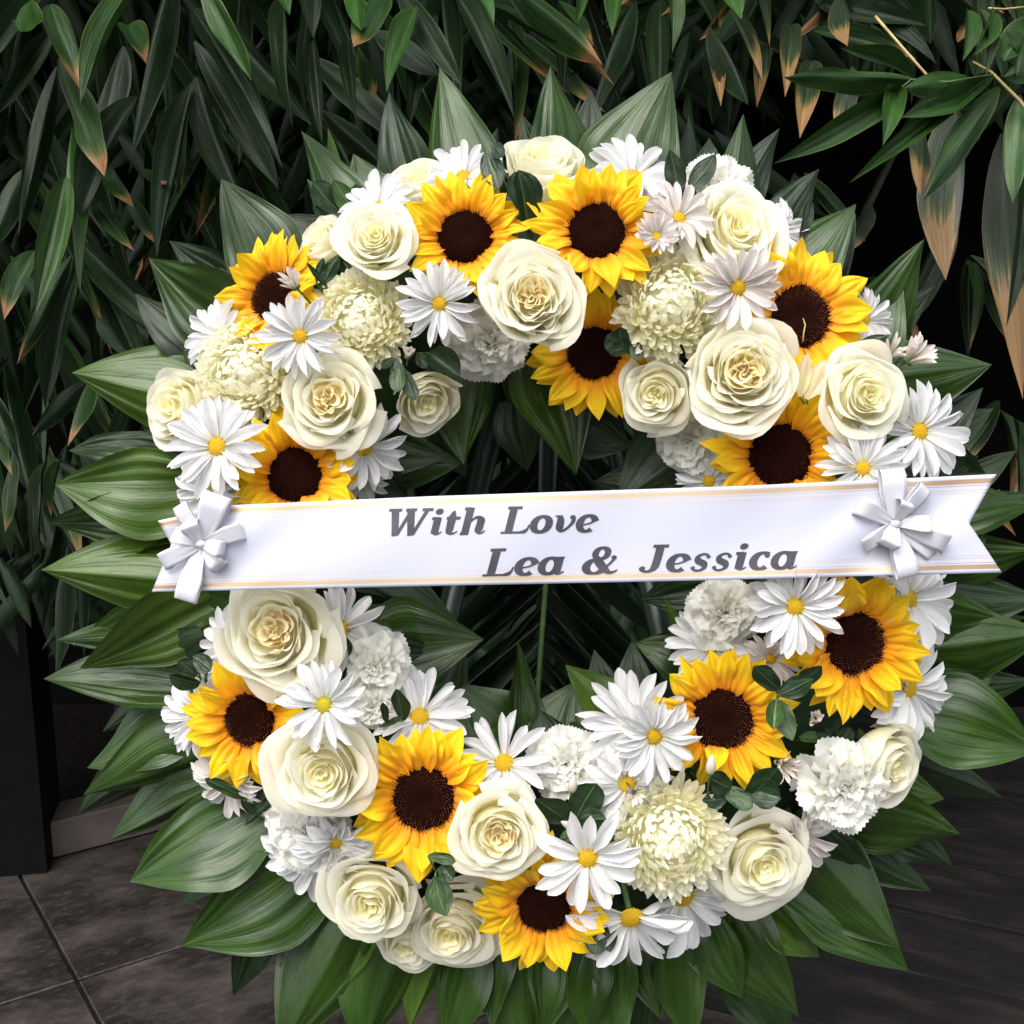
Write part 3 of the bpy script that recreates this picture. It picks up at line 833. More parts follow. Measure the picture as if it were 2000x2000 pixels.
# --- roses: every petal wraps round the axis, spiralling out from the heart
def rose_petal(t, r, garden=0.0, openness=1.0, nu=19, nv=14, frill=0.03):
    rho = float(np.interp(t, [0, .6, 1], [.04, .52, .92])) * r.uniform(.97, 1.03)
    h = 0.34 + 0.06 * math.sin(t * 3.0) - 0.62 * max(0, t - .45) ** 1.15 * openness + r.uniform(-.012, .012)
    half = math.radians(112 - 40 * t)
    curl = 0.045 + 0.36 * max(0, t - .42) * openness
    ph, ph2 = r.uniform(0, 6.28), r.uniform(0, 6.28)
    base = Vector((0.03 + .8 * min(t, .6) * rho + .1 * t, .02 - .57 * max(0, (t - .35) / .65) ** .8))
    c1 = Vector((rho * (1.10 if t < .6 else 1.06), (base.y * .7 + h * .3)))
    top_ = Vector((rho * .92, h))
    V, U = [], []
    for j in range(nv):
        s = j / (nv - 1)
        for i in range(nu):
            u = -1 + 2 * i / (nu - 1)
            hh = h * (1 - .10 * abs(u) ** 3) - (.10 + .16 * t) * abs(u) ** 4 + 0.05 * math.exp(-(u / .25) ** 2) * t
            P2 = Vector((top_.x, hh))
            a_, b_, c_ = (1 - s) ** 2, 2 * s * (1 - s), s * s
            rad = base.x * a_ + c1.x * b_ + P2.x * c_
            z = base.y * a_ + c1.y * b_ + P2.y * c_
            e = max(0, (s - .68) / .32) ** 2
            rad += curl * e * (1 + .35 * math.sin(u * 3 + ph)); z -= curl * .55 * e * e
            rad += frill * e * math.sin(u * 7 + ph2) + .02 * s * math.sin(u * 2.3 + ph)
            rad *= 1 + .07 * u * (1 - .3 * t)
            th = u * half
            if garden:
                # folded, quartered heart petals
                g_ = garden * (1 - t)
                rad += g_ * .10 * math.sin(u * 6 + ph) * s
                th += g_ * .45 * math.sin(u * 4 + ph2) * s
            V.append((rad * math.sin(th), rad * math.cos(th), z)); U.append((i / (nu - 1), s))
    return np.array(V), grid_faces(nu, nv), np.array(U)


ROSE = {}
for name, n_, garden, opn, mats in (('open', 24, 0.0, 1.0, ('rose', 'rose_cream')), ('open2', 23, .3, .85, ('rose', 'rose_cream')), ('open3', 22, .15, 1.1, ('rose', 'rose_cream')), ('garden', 32, .7, .7, ('rose', 'rose_gold')),
                                    ('garden2', 28, .55, .95, ('rose', 'rose_gold')), ('cup', 19, .2, .30, ('rose', 'rose_cream')), ('cup2', 21, .35, .45, ('rose', 'rose_cream'))):
    lst = []
    r = random.Random(name)
    for i in range(n_):
        t = (i / (n_ - 1)) ** .92
        v, f, u = rose_petal(t, r, garden, opn, frill=.02 + .03 * t)
        lst.append((mesh('rose_petal', v, f, M[mats[1] if t < (.38 if garden > .5 else .3) else mats[0]], u), i * 2.399963 + r.uniform(-.2, .2), r.uniform(-.05, .05), r.uniform(-.05, .05)))
    ROSE[name] = lst
hv, hf, hu = dome(.56, .34, 8, 20); hv[:, 2] -= .20
filler_me = mesh('rose_filler', hv, hf, M['rose_cream'], hu * 0 + .6)  # filler dome added inside the rose to keep petal gaps shallow and bright
cal_v, cal_f, cal_u = blade(5, 7, SP, cup=.4, arc=-.1)
calyx_me = mesh('calyx_leaf', cal_v, cal_f, M['sun_sepal'], cal_u)


def rose(px, py, R, label, kind='open', tx=None, ty=None, lift=0.0, spin=None, sq=1.0, seed=0):
    r = random.Random(int(px) * 3 + seed)
    o = thing('rose', label, 'rose', flower_mat(px, py, R, tx, ty, lift, r.uniform(0, 6.28) if spin is None else spin), 'cream roses in the wreath')
    ell = Matrix.Rotation(r.uniform(0, 3.1), 4, 'Z') @ Matrix.Diagonal((r.uniform(.97, 1.08), r.uniform(.9, .99), 1, 1)); offx, offy = r.uniform(-.07, .07), r.uniform(-.07, .07); k_, nk = 0, len(ROSE[kind])
    for me, a, e1, e2 in ROSE[kind]:
        out_ = k_ / nk
        k_ += 1
        link('petal', me, o, ell @ Matrix.Translation((offx * (1 - out_), offy * (1 - out_), 0)) @ Matrix.Rotation(a + r.uniform(-.25, .25) * out_, 4, 'Z') @ Matrix.Rotation(e1 * .6 + r.uniform(-.16, .09) * out_, 4, 'X') @ Matrix.Rotation(e2 * .6 + r.uniform(-.1, .1) * out_, 4, 'Y') @ Matrix.Diagonal((r.uniform(.94, 1.08), 1, sq, 1)))
    link('heart', filler_me, o)  # brightening filler dome under the inner petals
    for k in range(5):
        link('sepal', calyx_me, o, radial(2 * math.pi * k / 5, .02, math.radians(-5), .25, .6, .5, -.56))
    v, f, u = tube_data([(0, 0, -0.5), (0, 0, -1.6)], [0.11, 0.05], 8)
    link('stem', mesh('stem', v, f, M['stem'], u), o)
    return o


# --- carnation
def carn_petal(r, nu=31, nv=10, fr=.10):
    ph = [r.uniform(0, 6.28) for _ in range(4)]
    V, U = [], []
    for j in range(nv):
        s = j / (nv - 1)
        w = .10 + .95 * s ** 1.5
        for i in range(nu):
            u = -1 + 2 * i / (nu - 1)
            th = u * w * .62
            L_ = s * (1 - .16 * u * u + (.022 * (1 if i % 2 else -1) + .04 * math.sin(u * 5 + ph[0])) * s ** 4)
            x, y = L_ * math.sin(th), L_ * math.cos(th)
            z = fr * s ** 1.8 * (math.sin(u * 4.2 + ph[1]) * 1.0 + math.sin(u * 8.5 + ph[2] + s * 2) * .6) + .10 * math.sin(s * 2.4) - .10 * s ** 4
            V.append((x, y, z)); U.append((i / (nu - 1), s))
    return np.array(V), grid_faces(nu, nv), np.array(U)


carn_me = []
for k in range(8):
    v, f, u = carn_petal(random.Random(k + 40))
    carn_me.append(mesh('carnation_petal', v, f, M['carn'], u))


def carnation(px, py, R, label, tx=None, ty=None, lift=0.0, seed=0, n=46, skirt=True):
    r = random.Random(int(px) + seed)
    o = thing('carnation', label, 'carnation', flower_mat(px, py, R * 1.08, tx, ty, lift, 0.0), 'white carnations in the wreath')
    for i in range(n):
        t = (i + .5) / n
        el = math.radians(84 - 78 * t ** .9 + r.uniform(-7, 7))
        ln = (.52 + .46 * t ** 1.3) * r.uniform(.88, 1.06)
        link('petal', carn_me[r.randrange(8)], o, radial(i * 2.399963, .02, el, ln * (.75 + .42 * t), ln, ln * (1.1 - .3 * t), -.16 - .05 * t, r.uniform(-.6, .6)))
    v, f, u = tube_data([(0, 0, -.1), (0, 0, -.55), (0, 0, -1.8)], [.16, .14, .05], 8)
    link('calyx', mesh('calyx', v, f, M['stem'], u), o)
    return o


# --- chrysanthemum: some 300 narrow incurved florets, joined
mum_me = []
for kk in range(3):
    r = random.Random(kk + 77)
    parts = []
    NM = 430
    for i in range(NM):
        q = (i + .5) / NM
        phi = math.acos(1 - 1.12 * q)
        a = i * 2.399963
        ln = (.36 + .18 * q) * r.uniform(.85, 1.15)
        v, f, u = blade(4, 7, DP, cup=.9, seed=i)
        # curl inwards over the heart
        c0 = (.75 - .35 * q + r.uniform(-.15, .3))
        y = v[:, 1].copy(); ang_ = y * c0 * 2.0
        v[:, 0] *= (.080 + .035 * q)
        zz = v[:, 2] * .08
        yy = np.sin(ang_) / max(abs(c0 * 2), .05) if abs(c0) > .02 else y
        cc = (1 - np.cos(ang_)) / max(abs(c0 * 2), .05)
        pts = np.stack([v[:, 0], yy * ln, zz + cc * ln], 1)
        # base frame: along y -> outward dir of the sphere, z -> toward the pole
        out_ = Vector((math.sin(phi) * math.cos(a), math.sin(phi) * math.sin(a), math.cos(phi)))
        pole = Vector((0, 0, 1))
        tilt = Vector((r.uniform(-.25, .25), r.uniform(-.25, .25), r.uniform(-.1, .1)))
        mm = frame(out_ * (.50 if q < .9 else .46), out_ + tilt, pole - out_ * .5 + Vector((r.uniform(-.3, .3), r.uniform(-.3, .3), 0)))
        pts = xform(pts, mm)
        pts[:, 2] = pts[:, 2] * .85 - .22
        parts.append((pts, f, u))
    V, U, F = [(0, 0, .28)], [(0, 0)], []
    dv, df, du_ = dome(.66, .55, 7, 20)  # pale filler dome added to keep the gaps between florets bright
    dv[:, 2] -= .25
    parts.append((dv, df, du_ * 0 + .6))
    v, f, u = join_parts(parts)
    mum_me.append(mesh('florets', v, f, M['mum'], u))


def mum(px, py, R, label, tx=None, ty=None, lift=0.0, var=0):
    o = thing('chrysanthemum', label, 'chrysanthemum', flower_mat(px, py, R * 1.12, tx, ty, lift), 'cream chrysanthemums in the wreath')
    fo = link('florets', mum_me[var % 3], o); fo['kind'] = 'stuff'
    flower_stem(o, 1.8)
    return o


# --- small buds on stems
def bud(px, py, R, label, tx, ty, lift=0.04, elev=72, n=13, wid=.34, squash=1.0):
    r = random.Random(int(px * 7))
    o = thing('flower_bud', label, 'flower bud', flower_mat(px, py, R, tx, ty, lift, 0.0), 'small closed flower buds in the wreath')
    for k in range(n):
        a = 2 * math.pi * (k * .618 + r.uniform(-.05, .05))
        link('petal', daisy_me['bud'][r.randrange(8)], o, radial(a, .16 + .12 * (k / n), math.radians(elev - 10 * k / n + r.uniform(-6, 6)), wid, r.uniform(1.3, 1.6), .9, -.5 + r.uniform(0, .06), 0))
    v, f, u = dome(.36, .3, 4, 12); v[:, 2] -= .5
    link('calyx', mesh('calyx', v, f, M['stem'], u), o)
    v, f, u = tube_data([(0, 0, -0.5), (0, 0.3, -3.0)], [0.09, 0.08], 6)
    link('stem', mesh('stem', v, f, M['stem'], u), o)
    return o


def closed_bud(px, py, R, label, ang_, lift=0.05):
    """smooth pointed bud seen from the side, lying in the plane of the wreath; ang_ = degrees from up"""
    o = thing('flower_bud', label, 'flower bud', flower_mat(px, py, R, 60 * math.sin(math.radians(ang_)), 60 * math.cos(math.radians(ang_)), lift, 0.0), 'small closed flower buds in the wreath')
    for k in range(5):
        V, U = [], []
        for j in range(10):
            s = j / 9
            rr = .42 * math.sin(math.pi * s ** .8) ** .7 * (1 - .35 * s) if 0 < s < 1 else 0.01
            for i in range(7):
                th = (i / 6 - .5) * 1.75
                q = rr * (1 + .07 * (i / 6))
                V.append((q * math.sin(th), q * math.cos(th), -1 + 2 * s)); U.append((i / 6, s))
        link('petal', mesh('bud_petal', V, grid_faces(7, 10), M['bud'], U), o, Matrix.Rotation(k * 1.2566, 4, 'Z'))
    v, f, u = tube_data([(0, 0, -.78), (0, 0, -1.05), (0, 0.2, -3.2)], [0.3, 0.12, 0.07], 8)
    link('stem', mesh('stem', v, f, M['stem'], u), o)
    return o


# ------------------------------------------------------------------ the flowers, placed
sunflower(535, 578, 130, 'sunflower at the upper left with disc half covered by a daisy and white bud', -28, 12, .0, elev=16, seed=1, disc=.95)
sunflower(908, 462, 133, 'upper sunflower just left of the gap of dark round leaves at the top', -4, 8, .02, elev=14, seed=2)
sunflower(1166, 452, 143, 'large sunflower under the top white rose, right of the dark round leaves', 2, 6, .03, elev=14, seed=3)
sunflower(1160, 690, 132, 'sunflower half hidden below the big centre rose on the inner top edge', -10, -14, -.025, elev=18, seed=4, skip=((275, 320),))
sunflower(1563, 618, 153, 'sunflower at the upper right rim with a thin stray stamen across its disc', 12, 6, .0, elev=10, seed=5)
sunflower(1524, 890, 153, 'sunflower cut off by the top edge of the banner on the right', -8, 2, .0, elev=20, seed=6)
sunflower(575, 928, 136, 'sunflower cut off by the top edge of the banner on the left', 4, 8, .0, elev=20, seed=7, disc=1.0)
sunflower(487, 1405, 138, 'sunflower low on the left rim beside the green eyed daisy', -14, -4, .0, elev=8, seed=8, disc=.92)
sunflower(828, 1560, 155, 'large upright sunflower in the lower left between two roses', 2, -4, .025, elev=12, seed=9)
sunflower(1062, 1770, 140, 'sunflower at the very bottom of the wreath partly under a daisy', -4, -14, .025, elev=14, seed=10, disc=.95)
sunflower(1410, 1406, 150, 'sunflower at the lower right beside the three leaf sprig, ragged petals at left', -4, -2, .015, elev=16, seed=11)
sunflower(1668, 1256, 152, 'sunflower at the right rim just below the banner', 8, 0, .02, elev=12, seed=12)

s5 = [o_ for o_ in COL.objects if 'stray stamen' in o_.get('label', '')][0]
sv, sf, su = tube_data([(-.05, -.36, .14), (-.06, -.26, .20), (-.03, -.16, .19), (-.04, -.07, .16)], [.012, .010, .009, .006], 6)
link('stamen', mesh('stamen', sv, sf, M['straw'], su), s5)

rose(1062, 322, 92, 'cream rose topmost in the wreath, seen from its side', 'cup', 4, 42, .0, seed=1)
rose(733, 468, 80, 'round cream rose on the upper left touching the left top sunflower', 'open', -6, 8, .05)
rose(628, 472, 60, 'narrow cream rose bud tucked left of the round upper left rose', 'cup', -38, 26, .005)
rose(822, 358, 72, 'cream rose peeping out behind the upper left sunflower', 'cup2', -14, 40, -.01)
rose(1045, 582, 103, 'big many petalled rose in the top middle between two sunflowers', 'garden', 2, 0, .075)
rose(1453, 730, 113, 'largest rose on the upper right with a golden folded heart', 'garden', 0, 2, .05)
rose(1284, 765, 82, 'smaller rose tucked left of the largest upper right rose', 'open2', -12, -12, .02)
rose(1688, 772, 92, 'cream rose at the right rim above two daisies', 'open3', 10, -2, .045)
rose(1442, 458, 114, 'pale yellow rose on the upper right below a white carnation', 'open3', 14, 14, .02)
rose(345, 795, 82, 'cream rose at the far left rim half under a daisy', 'cup2', -26, 4, .0)
rose(648, 777, 98, 'cupped rose with golden heart left of the small pink bud', 'garden2', 2, 2, .03)
rose(832, 785, 70, 'shaded rose hanging on the inner edge right of the golden hearted rose', 'cup', 16, -34, -.01)
rose(538, 1234, 120, 'big rose directly below the left part of the banner', 'garden2', -4, 8, .03)
rose(636, 1502, 105, 'neat spiral rose between the two lower left sunflowers', 'open', 0, -4, .055)
rose(972, 1632, 98, 'creamy rose right of the lower left sunflower with unfurled inner petals', 'garden2', 4, -2, .06)
rose(726, 1752, 106, 'white rose on the bottom left edge above the broad leaves', 'open2', -4, -16, .02)
rose(888, 1812, 100, 'lowest white rose, below the single green leaf', 'open', -6, -22, -.012)
rose(1486, 1682, 104, 'rose at the lower right, right of the round mum', 'open3', 6, -8, .02)
rose(1728, 1492, 96, 'greenish white rose at the right rim turned sideways', 'cup', 34, -20, .01)

mum(706, 620, 100, 'cream mum on the upper left between the daisy pair', -4, 6, .01, 0)
mum(478, 728, 108, 'cream mum at left between the far left rose and the cupped rose', -14, 6, -.005, 1)
mum(1312, 590, 112, 'large cream mum in the upper right beneath the blush daisies', 2, 0, .02, 2)
mum(1307, 1640, 118, 'largest cream mum, at the bottom right of centre', 2, -6, .03, 0)
carnation(1402, 368, 78, 'white carnation at the upper right rim above the pale yellow rose', 12, 22, .0)

carnation(955, 672, 82, 'shaded carnation under the left side of the big centre rose', -6, -26, -.02)
carnation(1346, 862, 68, 'carnation hanging in shade inside the ring, left of a sunflower', -18, -14, -.02)
carnation(732, 1300, 76, 'carnation right of the big rose below the banner', 12, 2, .0)
carnation(600, 1622, 90, 'carnation on the lower left edge under the neat spiral rose', -16, -10, .0)
carnation(1106, 1490, 74, 'carnation on the inner bottom edge between two daisies', 0, 14, .0)
carnation(1416, 1195, 78, 'carnation just below the banner on the right', -10, 6, -.01)
carnation(1650, 1535, 100, 'large frilly carnation at the lower right rim', 10, -10, .02)
carnation(725, 1382, 46, 'small white carnation lobe beside the lower left daisy', 14, 0, .0)

daisy(858, 593, 82, 'daisy with a yellow eye just left of the big centre rose', -2, -4, .05, seed=1)
daisy(587, 657, 84, 'daisy overlapping the upper left sunflower and the cream mum', -8, -6, .05, seed=2)
daisy(424, 872, 104, 'largest daisy on the left rim, just above the banner', -10, 8, .05, seed=3)
daisy(712, 874, 88, 'daisy right of the left banner sunflower, turned to the right', 34, -14, .0, seed=4)
daisy(425, 957, 98, 'daisy squeezed between the left bow and the large left daisy', -30, -24, -.005, seed=5, green=True)
daisy(905, 345, 82, 'daisy fanning up behind the upper left sunflower', -6, 32, -.005, seed=6)
daisy(1236, 345, 96, 'daisy fanning up at the top right of the large top sunflower', 12, 34, -.01, seed=7)
daisy(735, 405, 78, 'daisy poking out above the round upper left rose', -24, 30, .0, seed=8)
daisy(1282, 462, 50, 'tiny blush daisy with incurled petals right of the large top sunflower', 0, 10, .05, seed=9, kind='daisy_pink', elev=34, wid=.24, eye=1.5)
daisy(1326, 425, 74, 'blush daisy with spiky petals above the large cream mum', 12, 24, .035, seed=10, kind='daisy_pink', wid=.19, n2=10)
daisy(1440, 562, 88, 'blush daisy overlapping the upper right sunflower', 6, -10, .05, seed=11, kind='daisy_pink', elev=18)
daisy(1520, 450, 66, 'bluish white daisy peeping from behind the pale yellow rose', 34, 20, -.005, seed=12)
daisy(1795, 843, 100, 'daisy at the far right rim above the end of the banner', 16, 4, .02, seed=13)
daisy(1685, 915, 86, 'daisy touching the right bow from above', -4, 6, .035, seed=14)
daisy(1690, 625, 60, 'daisy hidden behind the upper right sunflower, a few tips showing', 30, 0, -.02, seed=15)
daisy(665, 1228, 92, 'daisy half behind the big rose below the banner', 22, 14, -.005, seed=16)
daisy(633, 1376, 88, 'daisy with a green yellow eye right of the low left sunflower', 0, 2, .08, seed=17, green=True)
daisy(820, 1400, 100, 'daisy fanning up behind the large lower left sunflower', 10, 28, -.005, seed=18)
daisy(984, 1490, 98, 'daisy with long upright petals left of the inner bottom carnation', -6, 30, .0, seed=19, n1=9, n2=9, wid=.2)
daisy(1277, 1438, 92, 'daisy overlapping the left of the lower right sunflower', 6, -12, .065, seed=20)
daisy(1240, 1418, 112, 'wide daisy behind it pointing to the upper left on the inner edge', -18, 20, .02, seed=21, n1=12, n2=10, wid=.2)
daisy(1226, 1532, 94, 'daisy just above the largest cream mum', -4, 4, .02, seed=22)
daisy(1147, 1676, 106, 'daisy covering part of the bottom sunflower', 2, -8, .06, seed=23, n1=11, n2=8, wid=.24, elev=8)
daisy(1232, 1792, 125, 'drooping daisy at the bottom, its long petals hanging down', 6, -30, .03, seed=24, n1=15, n2=14, wid=.19, skip=((0, 62), (290, 360)), elev=4)
daisy(1335, 1752, 118, 'drooping daisy below the largest cream mum', 22, -28, -.005, seed=25, n1=15, n2=14, skip=((0, 80), (310, 360)))
daisy(622, 1668, 122, 'bluish daisy hanging on the lower left edge', -22, -28, -.01, seed=26)
daisy(1553, 1184, 98, 'daisy just below the banner overlapping the right sunflower', -4, -4, .07, seed=27)
daisy(1775, 1170, 112, 'daisy at the right rim fanning out from under the banner', 36, 10, -.01, seed=28)
daisy(1775, 1345, 104, 'daisy at the right rim between sunflower and greenish rose', 34, -14, -.01, seed=29)
daisy(1562, 1632, 92, 'blush daisy right of the lower right rose', 30, -24, .0, seed=30, kind='daisy_pink')
daisy(1388, 1262, 90, 'shaded daisy behind the top of the lower right sunflower', -18, 18, -.02, seed=31)
daisy(1506, 1286, 62, 'small curled daisy above the three leaf sprig', 0, 0, -.005, seed=32, kind='daisy_pink', elev=26)
daisy(395, 1395, 88, 'daisy behind the low left sunflower, tips showing at its left', -28, 0, -.025, seed=33)
daisy(470, 1262, 92, 'daisy peeping out left of the big rose below the banner', -26, 6, -.03, seed=34, n1=10, n2=9, wid=.2)
daisy(450, 1520, 84, 'blush daisy below the low left sunflower', -26, -26, -.02, seed=35, kind='daisy_pink')
daisy(430, 655, 76, 'daisy at the upper left rim above the left cream mum', -24, 16, -.01, seed=36)
daisy(1385, 940, 66, 'daisy tip showing above the banner, left of the right sunflower', -24, -4, -.02, seed=37)
daisy(655, 1645, 84, 'white daisy on top of the lower left carnation, petals falling', 6, -38, .015, seed=38)
rose(800, 1838, 74, 'white rose mostly hidden between the two lowest left roses', 'cup2', -6, -30, -.03)
carnation(560, 1575, 66, 'small carnation peeping out left of the neat spiral rose', -20, 0, -.02)
daisy(700, 925, 66, 'low daisy touching the banner right of the left sunflower', 24, -30, -.02, seed=39)

bud(572, 552, 27, 'half open white bud in front of the upper left sunflower', -20, 30, .07)
bud(797, 692, 20, 'small pinkish bud above the long pointed green leaves', 8, 20, .05, elev=84, wid=.42)
bud(1785, 694, 36, 'spiky half open bud at the upper right rim', 42, 40, .01, elev=66, wid=.26, n=18)
bud(1742, 686, 30, 'thin white bud left of the spiky half open bud', 10, 40, .0, elev=62, wid=.22, n=10)
bud(1592, 1404, 24, 'small pinkish white bud between sunflowers at the right', -6, 20, .05, elev=82, wid=.42)
bud(1530, 1494, 30, 'half open bud left of the large frilly carnation', 20, -10, .02, elev=60, wid=.3)
bud(1240, 1548, 20, 'tiny pink bud at the eye of the daisy above the mum', 10, 0, .05, elev=60)
bud(1455, 1500, 20, 'small bud behind the dark leaf sprig at lower right', 10, 10, .0, elev=70)
closed_bud(1389, 1493, 26, 'smooth pale pointed bud in front of the lower right sunflower', 0, .06)
closed_bud(1119, 1530, 24, 'smooth pinkish pointed bud above the dark round leaf pair', 8, .05)
closed_bud(1106, 1610, 18, 'tiny white bud lying on the dark leaves above the daisy', -50, .06)

# ------------------------------------------------------------------ leaf sprigs
OV = smooth_profile([(0, .08), (.15, .32), (.4, .50), (.62, .48), (.82, .30), (.94, .12), (1, 0.0)])
OB = smooth_profile([(0, .10), (.12, .30), (.4, .47), (.7, .50), (.88, .36), (.96, .18), (1, 0.02)])
sprig_me = {}
for mk in ('sprig', 'sprig_light', 'rose'):
    L = []
    for k in range(6):
        r = random.Random(300 + k)
        v, f, u = blade(11, 13, (OV, OB)[k % 2], fold=r.choice((.15, -.25, .3)), arc=r.uniform(-.05, .08), cup=r.uniform(0, .3), wave=.06, seed=k, side=r.uniform(-.06, .06))
        L.append(mesh('sprig_leaf', v, f, M[mk], u))
    sprig_me[mk] = L


def sprig(label, root, leaves, lift=.05, d0=None):
    """root px; leaves: (tipx, tipy, basex, basey, width[, light])"""
    dx, dy = root[0] - CX, root[1] - CY
    s = max(-1.2, min(1.2, (math.hypot(dx, dy) - MR) / 250))
    d = D - 0.035 - 0.045 * math.cos(s * 1.1) - lift
    rm = Matrix.Translation(at(root[0], root[1], d + .02))
    ri = rm.inverted()
    o = thing('leaf_sprig', label, 'sprig', rm, 'small leafy sprigs between the flowers')
    r = random.Random(int(root[0]))
    for lf in leaves:
        tx, ty, bx, by, w = lf[:5]
        lt = len(lf) > 5 and lf[5]
        b_ = at(bx, by, d + .008); t = at(tx, ty, d + r.uniform(-.012, .004))
        ln = (t - b_).length; k = r.randrange(6)
        link('leaf', sprig_me[('sprig', 'sprig_light', 'rose')[int(lt)]][k], o, ri @ frame(b_, t - b_, -FWD, w * d / FPX, ln, ln, r.uniform(-.4, .4)))
        v, f, u = tube_data([(0, 0, 0.03), ri @ b_ + Vector((0, 0, 0))], [.0009, .0008], 5)
        v = np.array([tuple(ri @ p_) for p_ in []]) if False else v
        link('twig', mesh('twig', tube_data([ri @ at(root[0], root[1], d + .06), Vector((0, 0, 0)), ri @ b_], .0009, 5)[0], tube_data([ri @ at(root[0], root[1], d + .06), Vector((0, 0, 0)), ri @ b_], .0009, 5)[1], M['stem']), o)
    return o


sprig('dark rounded leaves between the two top sunflowers', (1030, 430), [(1005, 335, 1035, 420, 50), (1012, 332, 1030, 440, 56), (985, 305, 960, 280, 30), (975, 370, 950, 295, 46)], .03)
sprig('upright olive leaves at the top right behind the blush daisies', (1335, 400), [(1308, 292, 1325, 385, 42), (1398, 300, 1345, 370, 44), (1352, 362, 1335, 405, 40)], .02)
sprig('olive leaves left of the daisy above the round upper left rose', (690, 425), [(612, 355, 665, 415, 52), (650, 350, 700, 425, 42, 1), (610, 405, 650, 425, 30)], -.01)
sprig('small lobed leaf between the upper left roses and the sunflower', (625, 565), [(662, 497, 630, 555, 28), (632, 503, 618, 550, 20), (598, 512, 640, 562, 12)], .055)
sprig('long pointed leaves under the small pinkish bud', (770, 705), [(778, 765, 772, 705, 34, 1), (812, 782, 785, 720, 30), (745, 720, 768, 698, 18), (790, 745, 770, 700, 22)], .04)
sprig('dark oval leaf right of the long pointed leaves', (830, 690), [(898, 735, 838, 690, 52), (835, 720, 815, 690, 26)], .0)
sprig('dark leaves at the right side of the half hidden sunflower', (1235, 690), [(1185, 655, 1222, 685, 42), (1208, 640, 1222, 690, 34), (1248, 705, 1238, 660, 26), (1190, 690, 1225, 680, 24)], .03)
sprig('dark leaf under the big rose below the banner', (660, 1320), [(675, 1242, 640, 1300, 50), (672, 1330, 650, 1300, 36), (610, 1345, 640, 1320, 30)], .005)
sprig('dark oval leaf between carnation and the fanning daisy', (760, 1410), [(775, 1345, 788, 1408, 38), (748, 1372, 755, 1412, 16), (790, 1398, 742, 1420, 14, 1)], .03)
sprig('glossy three leaf sprig on the lower right sunflower', (1518, 1362), [(1472, 1302, 1522, 1348, 40), (1590, 1325, 1522, 1358, 42), (1548, 1447, 1522, 1368, 42, 1), (1510, 1425, 1516, 1368, 36, 1), (1605, 1300, 1560, 1340, 40)], .06)
sprig('dark heart shaped leaves below the lower right sunflower', (1425, 1552), [(1388, 1518, 1430, 1540, 44), (1520, 1500, 1460, 1560, 60), (1470, 1578, 1412, 1540, 38, 1), (1525, 1560, 1465, 1540, 56), (1370, 1565, 1420, 1560, 34)], .04)
sprig('pair of big dark round leaves above the daisy on the bottom sunflower', (1115, 1615), [(1045, 1560, 1110, 1605, 62), (1165, 1530, 1122, 1610, 66), (1185, 1600, 1130, 1600, 50), (1155, 1600, 1105, 1640, 36), (1092, 1640, 1150, 1618, 30, 1)], .035)
sprig('leaves between the bottom sunflower and the drooping daisy', (1175, 1790), [(1160, 1865, 1172, 1800, 44), (1192, 1860, 1180, 1800, 40), (1192, 1832, 1168, 1795, 16, 1)], .03)
sprig('single bright green leaf between the lower roses', (852, 1702), [(872, 1790, 850, 1712, 54, 1), (890, 1682, 836, 1672, 22, 1), (885, 1720, 865, 1690, 34)], .06)
sprig('small dark leaves above the low left sunflower', (392, 1325), [(412, 1310, 378, 1282, 36), (348, 1290, 385, 1320, 32), (330, 1318, 390, 1335, 30)], .01)
sprig('olive leaves under the low left sunflower', (500, 1590), [(532, 1530, 498, 1580, 40), (400, 1520, 480, 1560, 24, 1), (540, 1555, 478, 1612, 18), (470, 1560, 500, 1600, 20)], .0)
sprig('dark slim leaf between the upper right sunflower and the spiky bud', (1662, 700), [(1735, 655, 1665, 695, 36), (1720, 715, 1640, 700, 26, 1)], .01)
sprig('thin dark upright leaf above the upper right sunflower', (1560, 480), [(1584, 388, 1566, 480, 24)], .0)
sprig('pair of pale unopened guard petals between the right roses', (1580, 800), [(1612, 702, 1575, 780, 40, 2), (1578, 688, 1562, 775, 30, 2)], .03)
sprig('dark rounded leaves behind the small bud at right', (1625, 1450), [(1640, 1400, 1630, 1450, 26), (1660, 1420, 1640, 1470, 30), (1560, 1440, 1620, 1440, 22, 1), (1625, 1436, 1570, 1438, 18)], .01)

# ------------------------------------------------------------------ banner, lettering and bows
def bdepth(px):
    s = (px - 1120) / 830
    return D - 0.170 + 0.018 * s * s + 0.0015 * math.sin(px * .012)


def bripple(px, q):
    # gentle hollows and diagonal pulls in the cloth
    e = math.exp(-((px - 1745) / 130) ** 2) + math.exp(-((px - 392) / 120) ** 2)
    return .0022 * math.sin(q * 3.0 + px * .004) + .0016 * math.sin(px * .021 + q * 4) * (.35 + e) + .0022 * e * math.sin(q * 9 + px * .03)


def blend(px):
    """top and bottom edge of the banner at px"""
    topy = np.interp(px, [305, 430, 452, 850, 1450, 1946], [1018, 990, 987, 969, 949, 926])
    boty = np.interp(px, [297, 850, 1350, 1956], [1156, 1144, 1134, 1118])
    return topy, boty


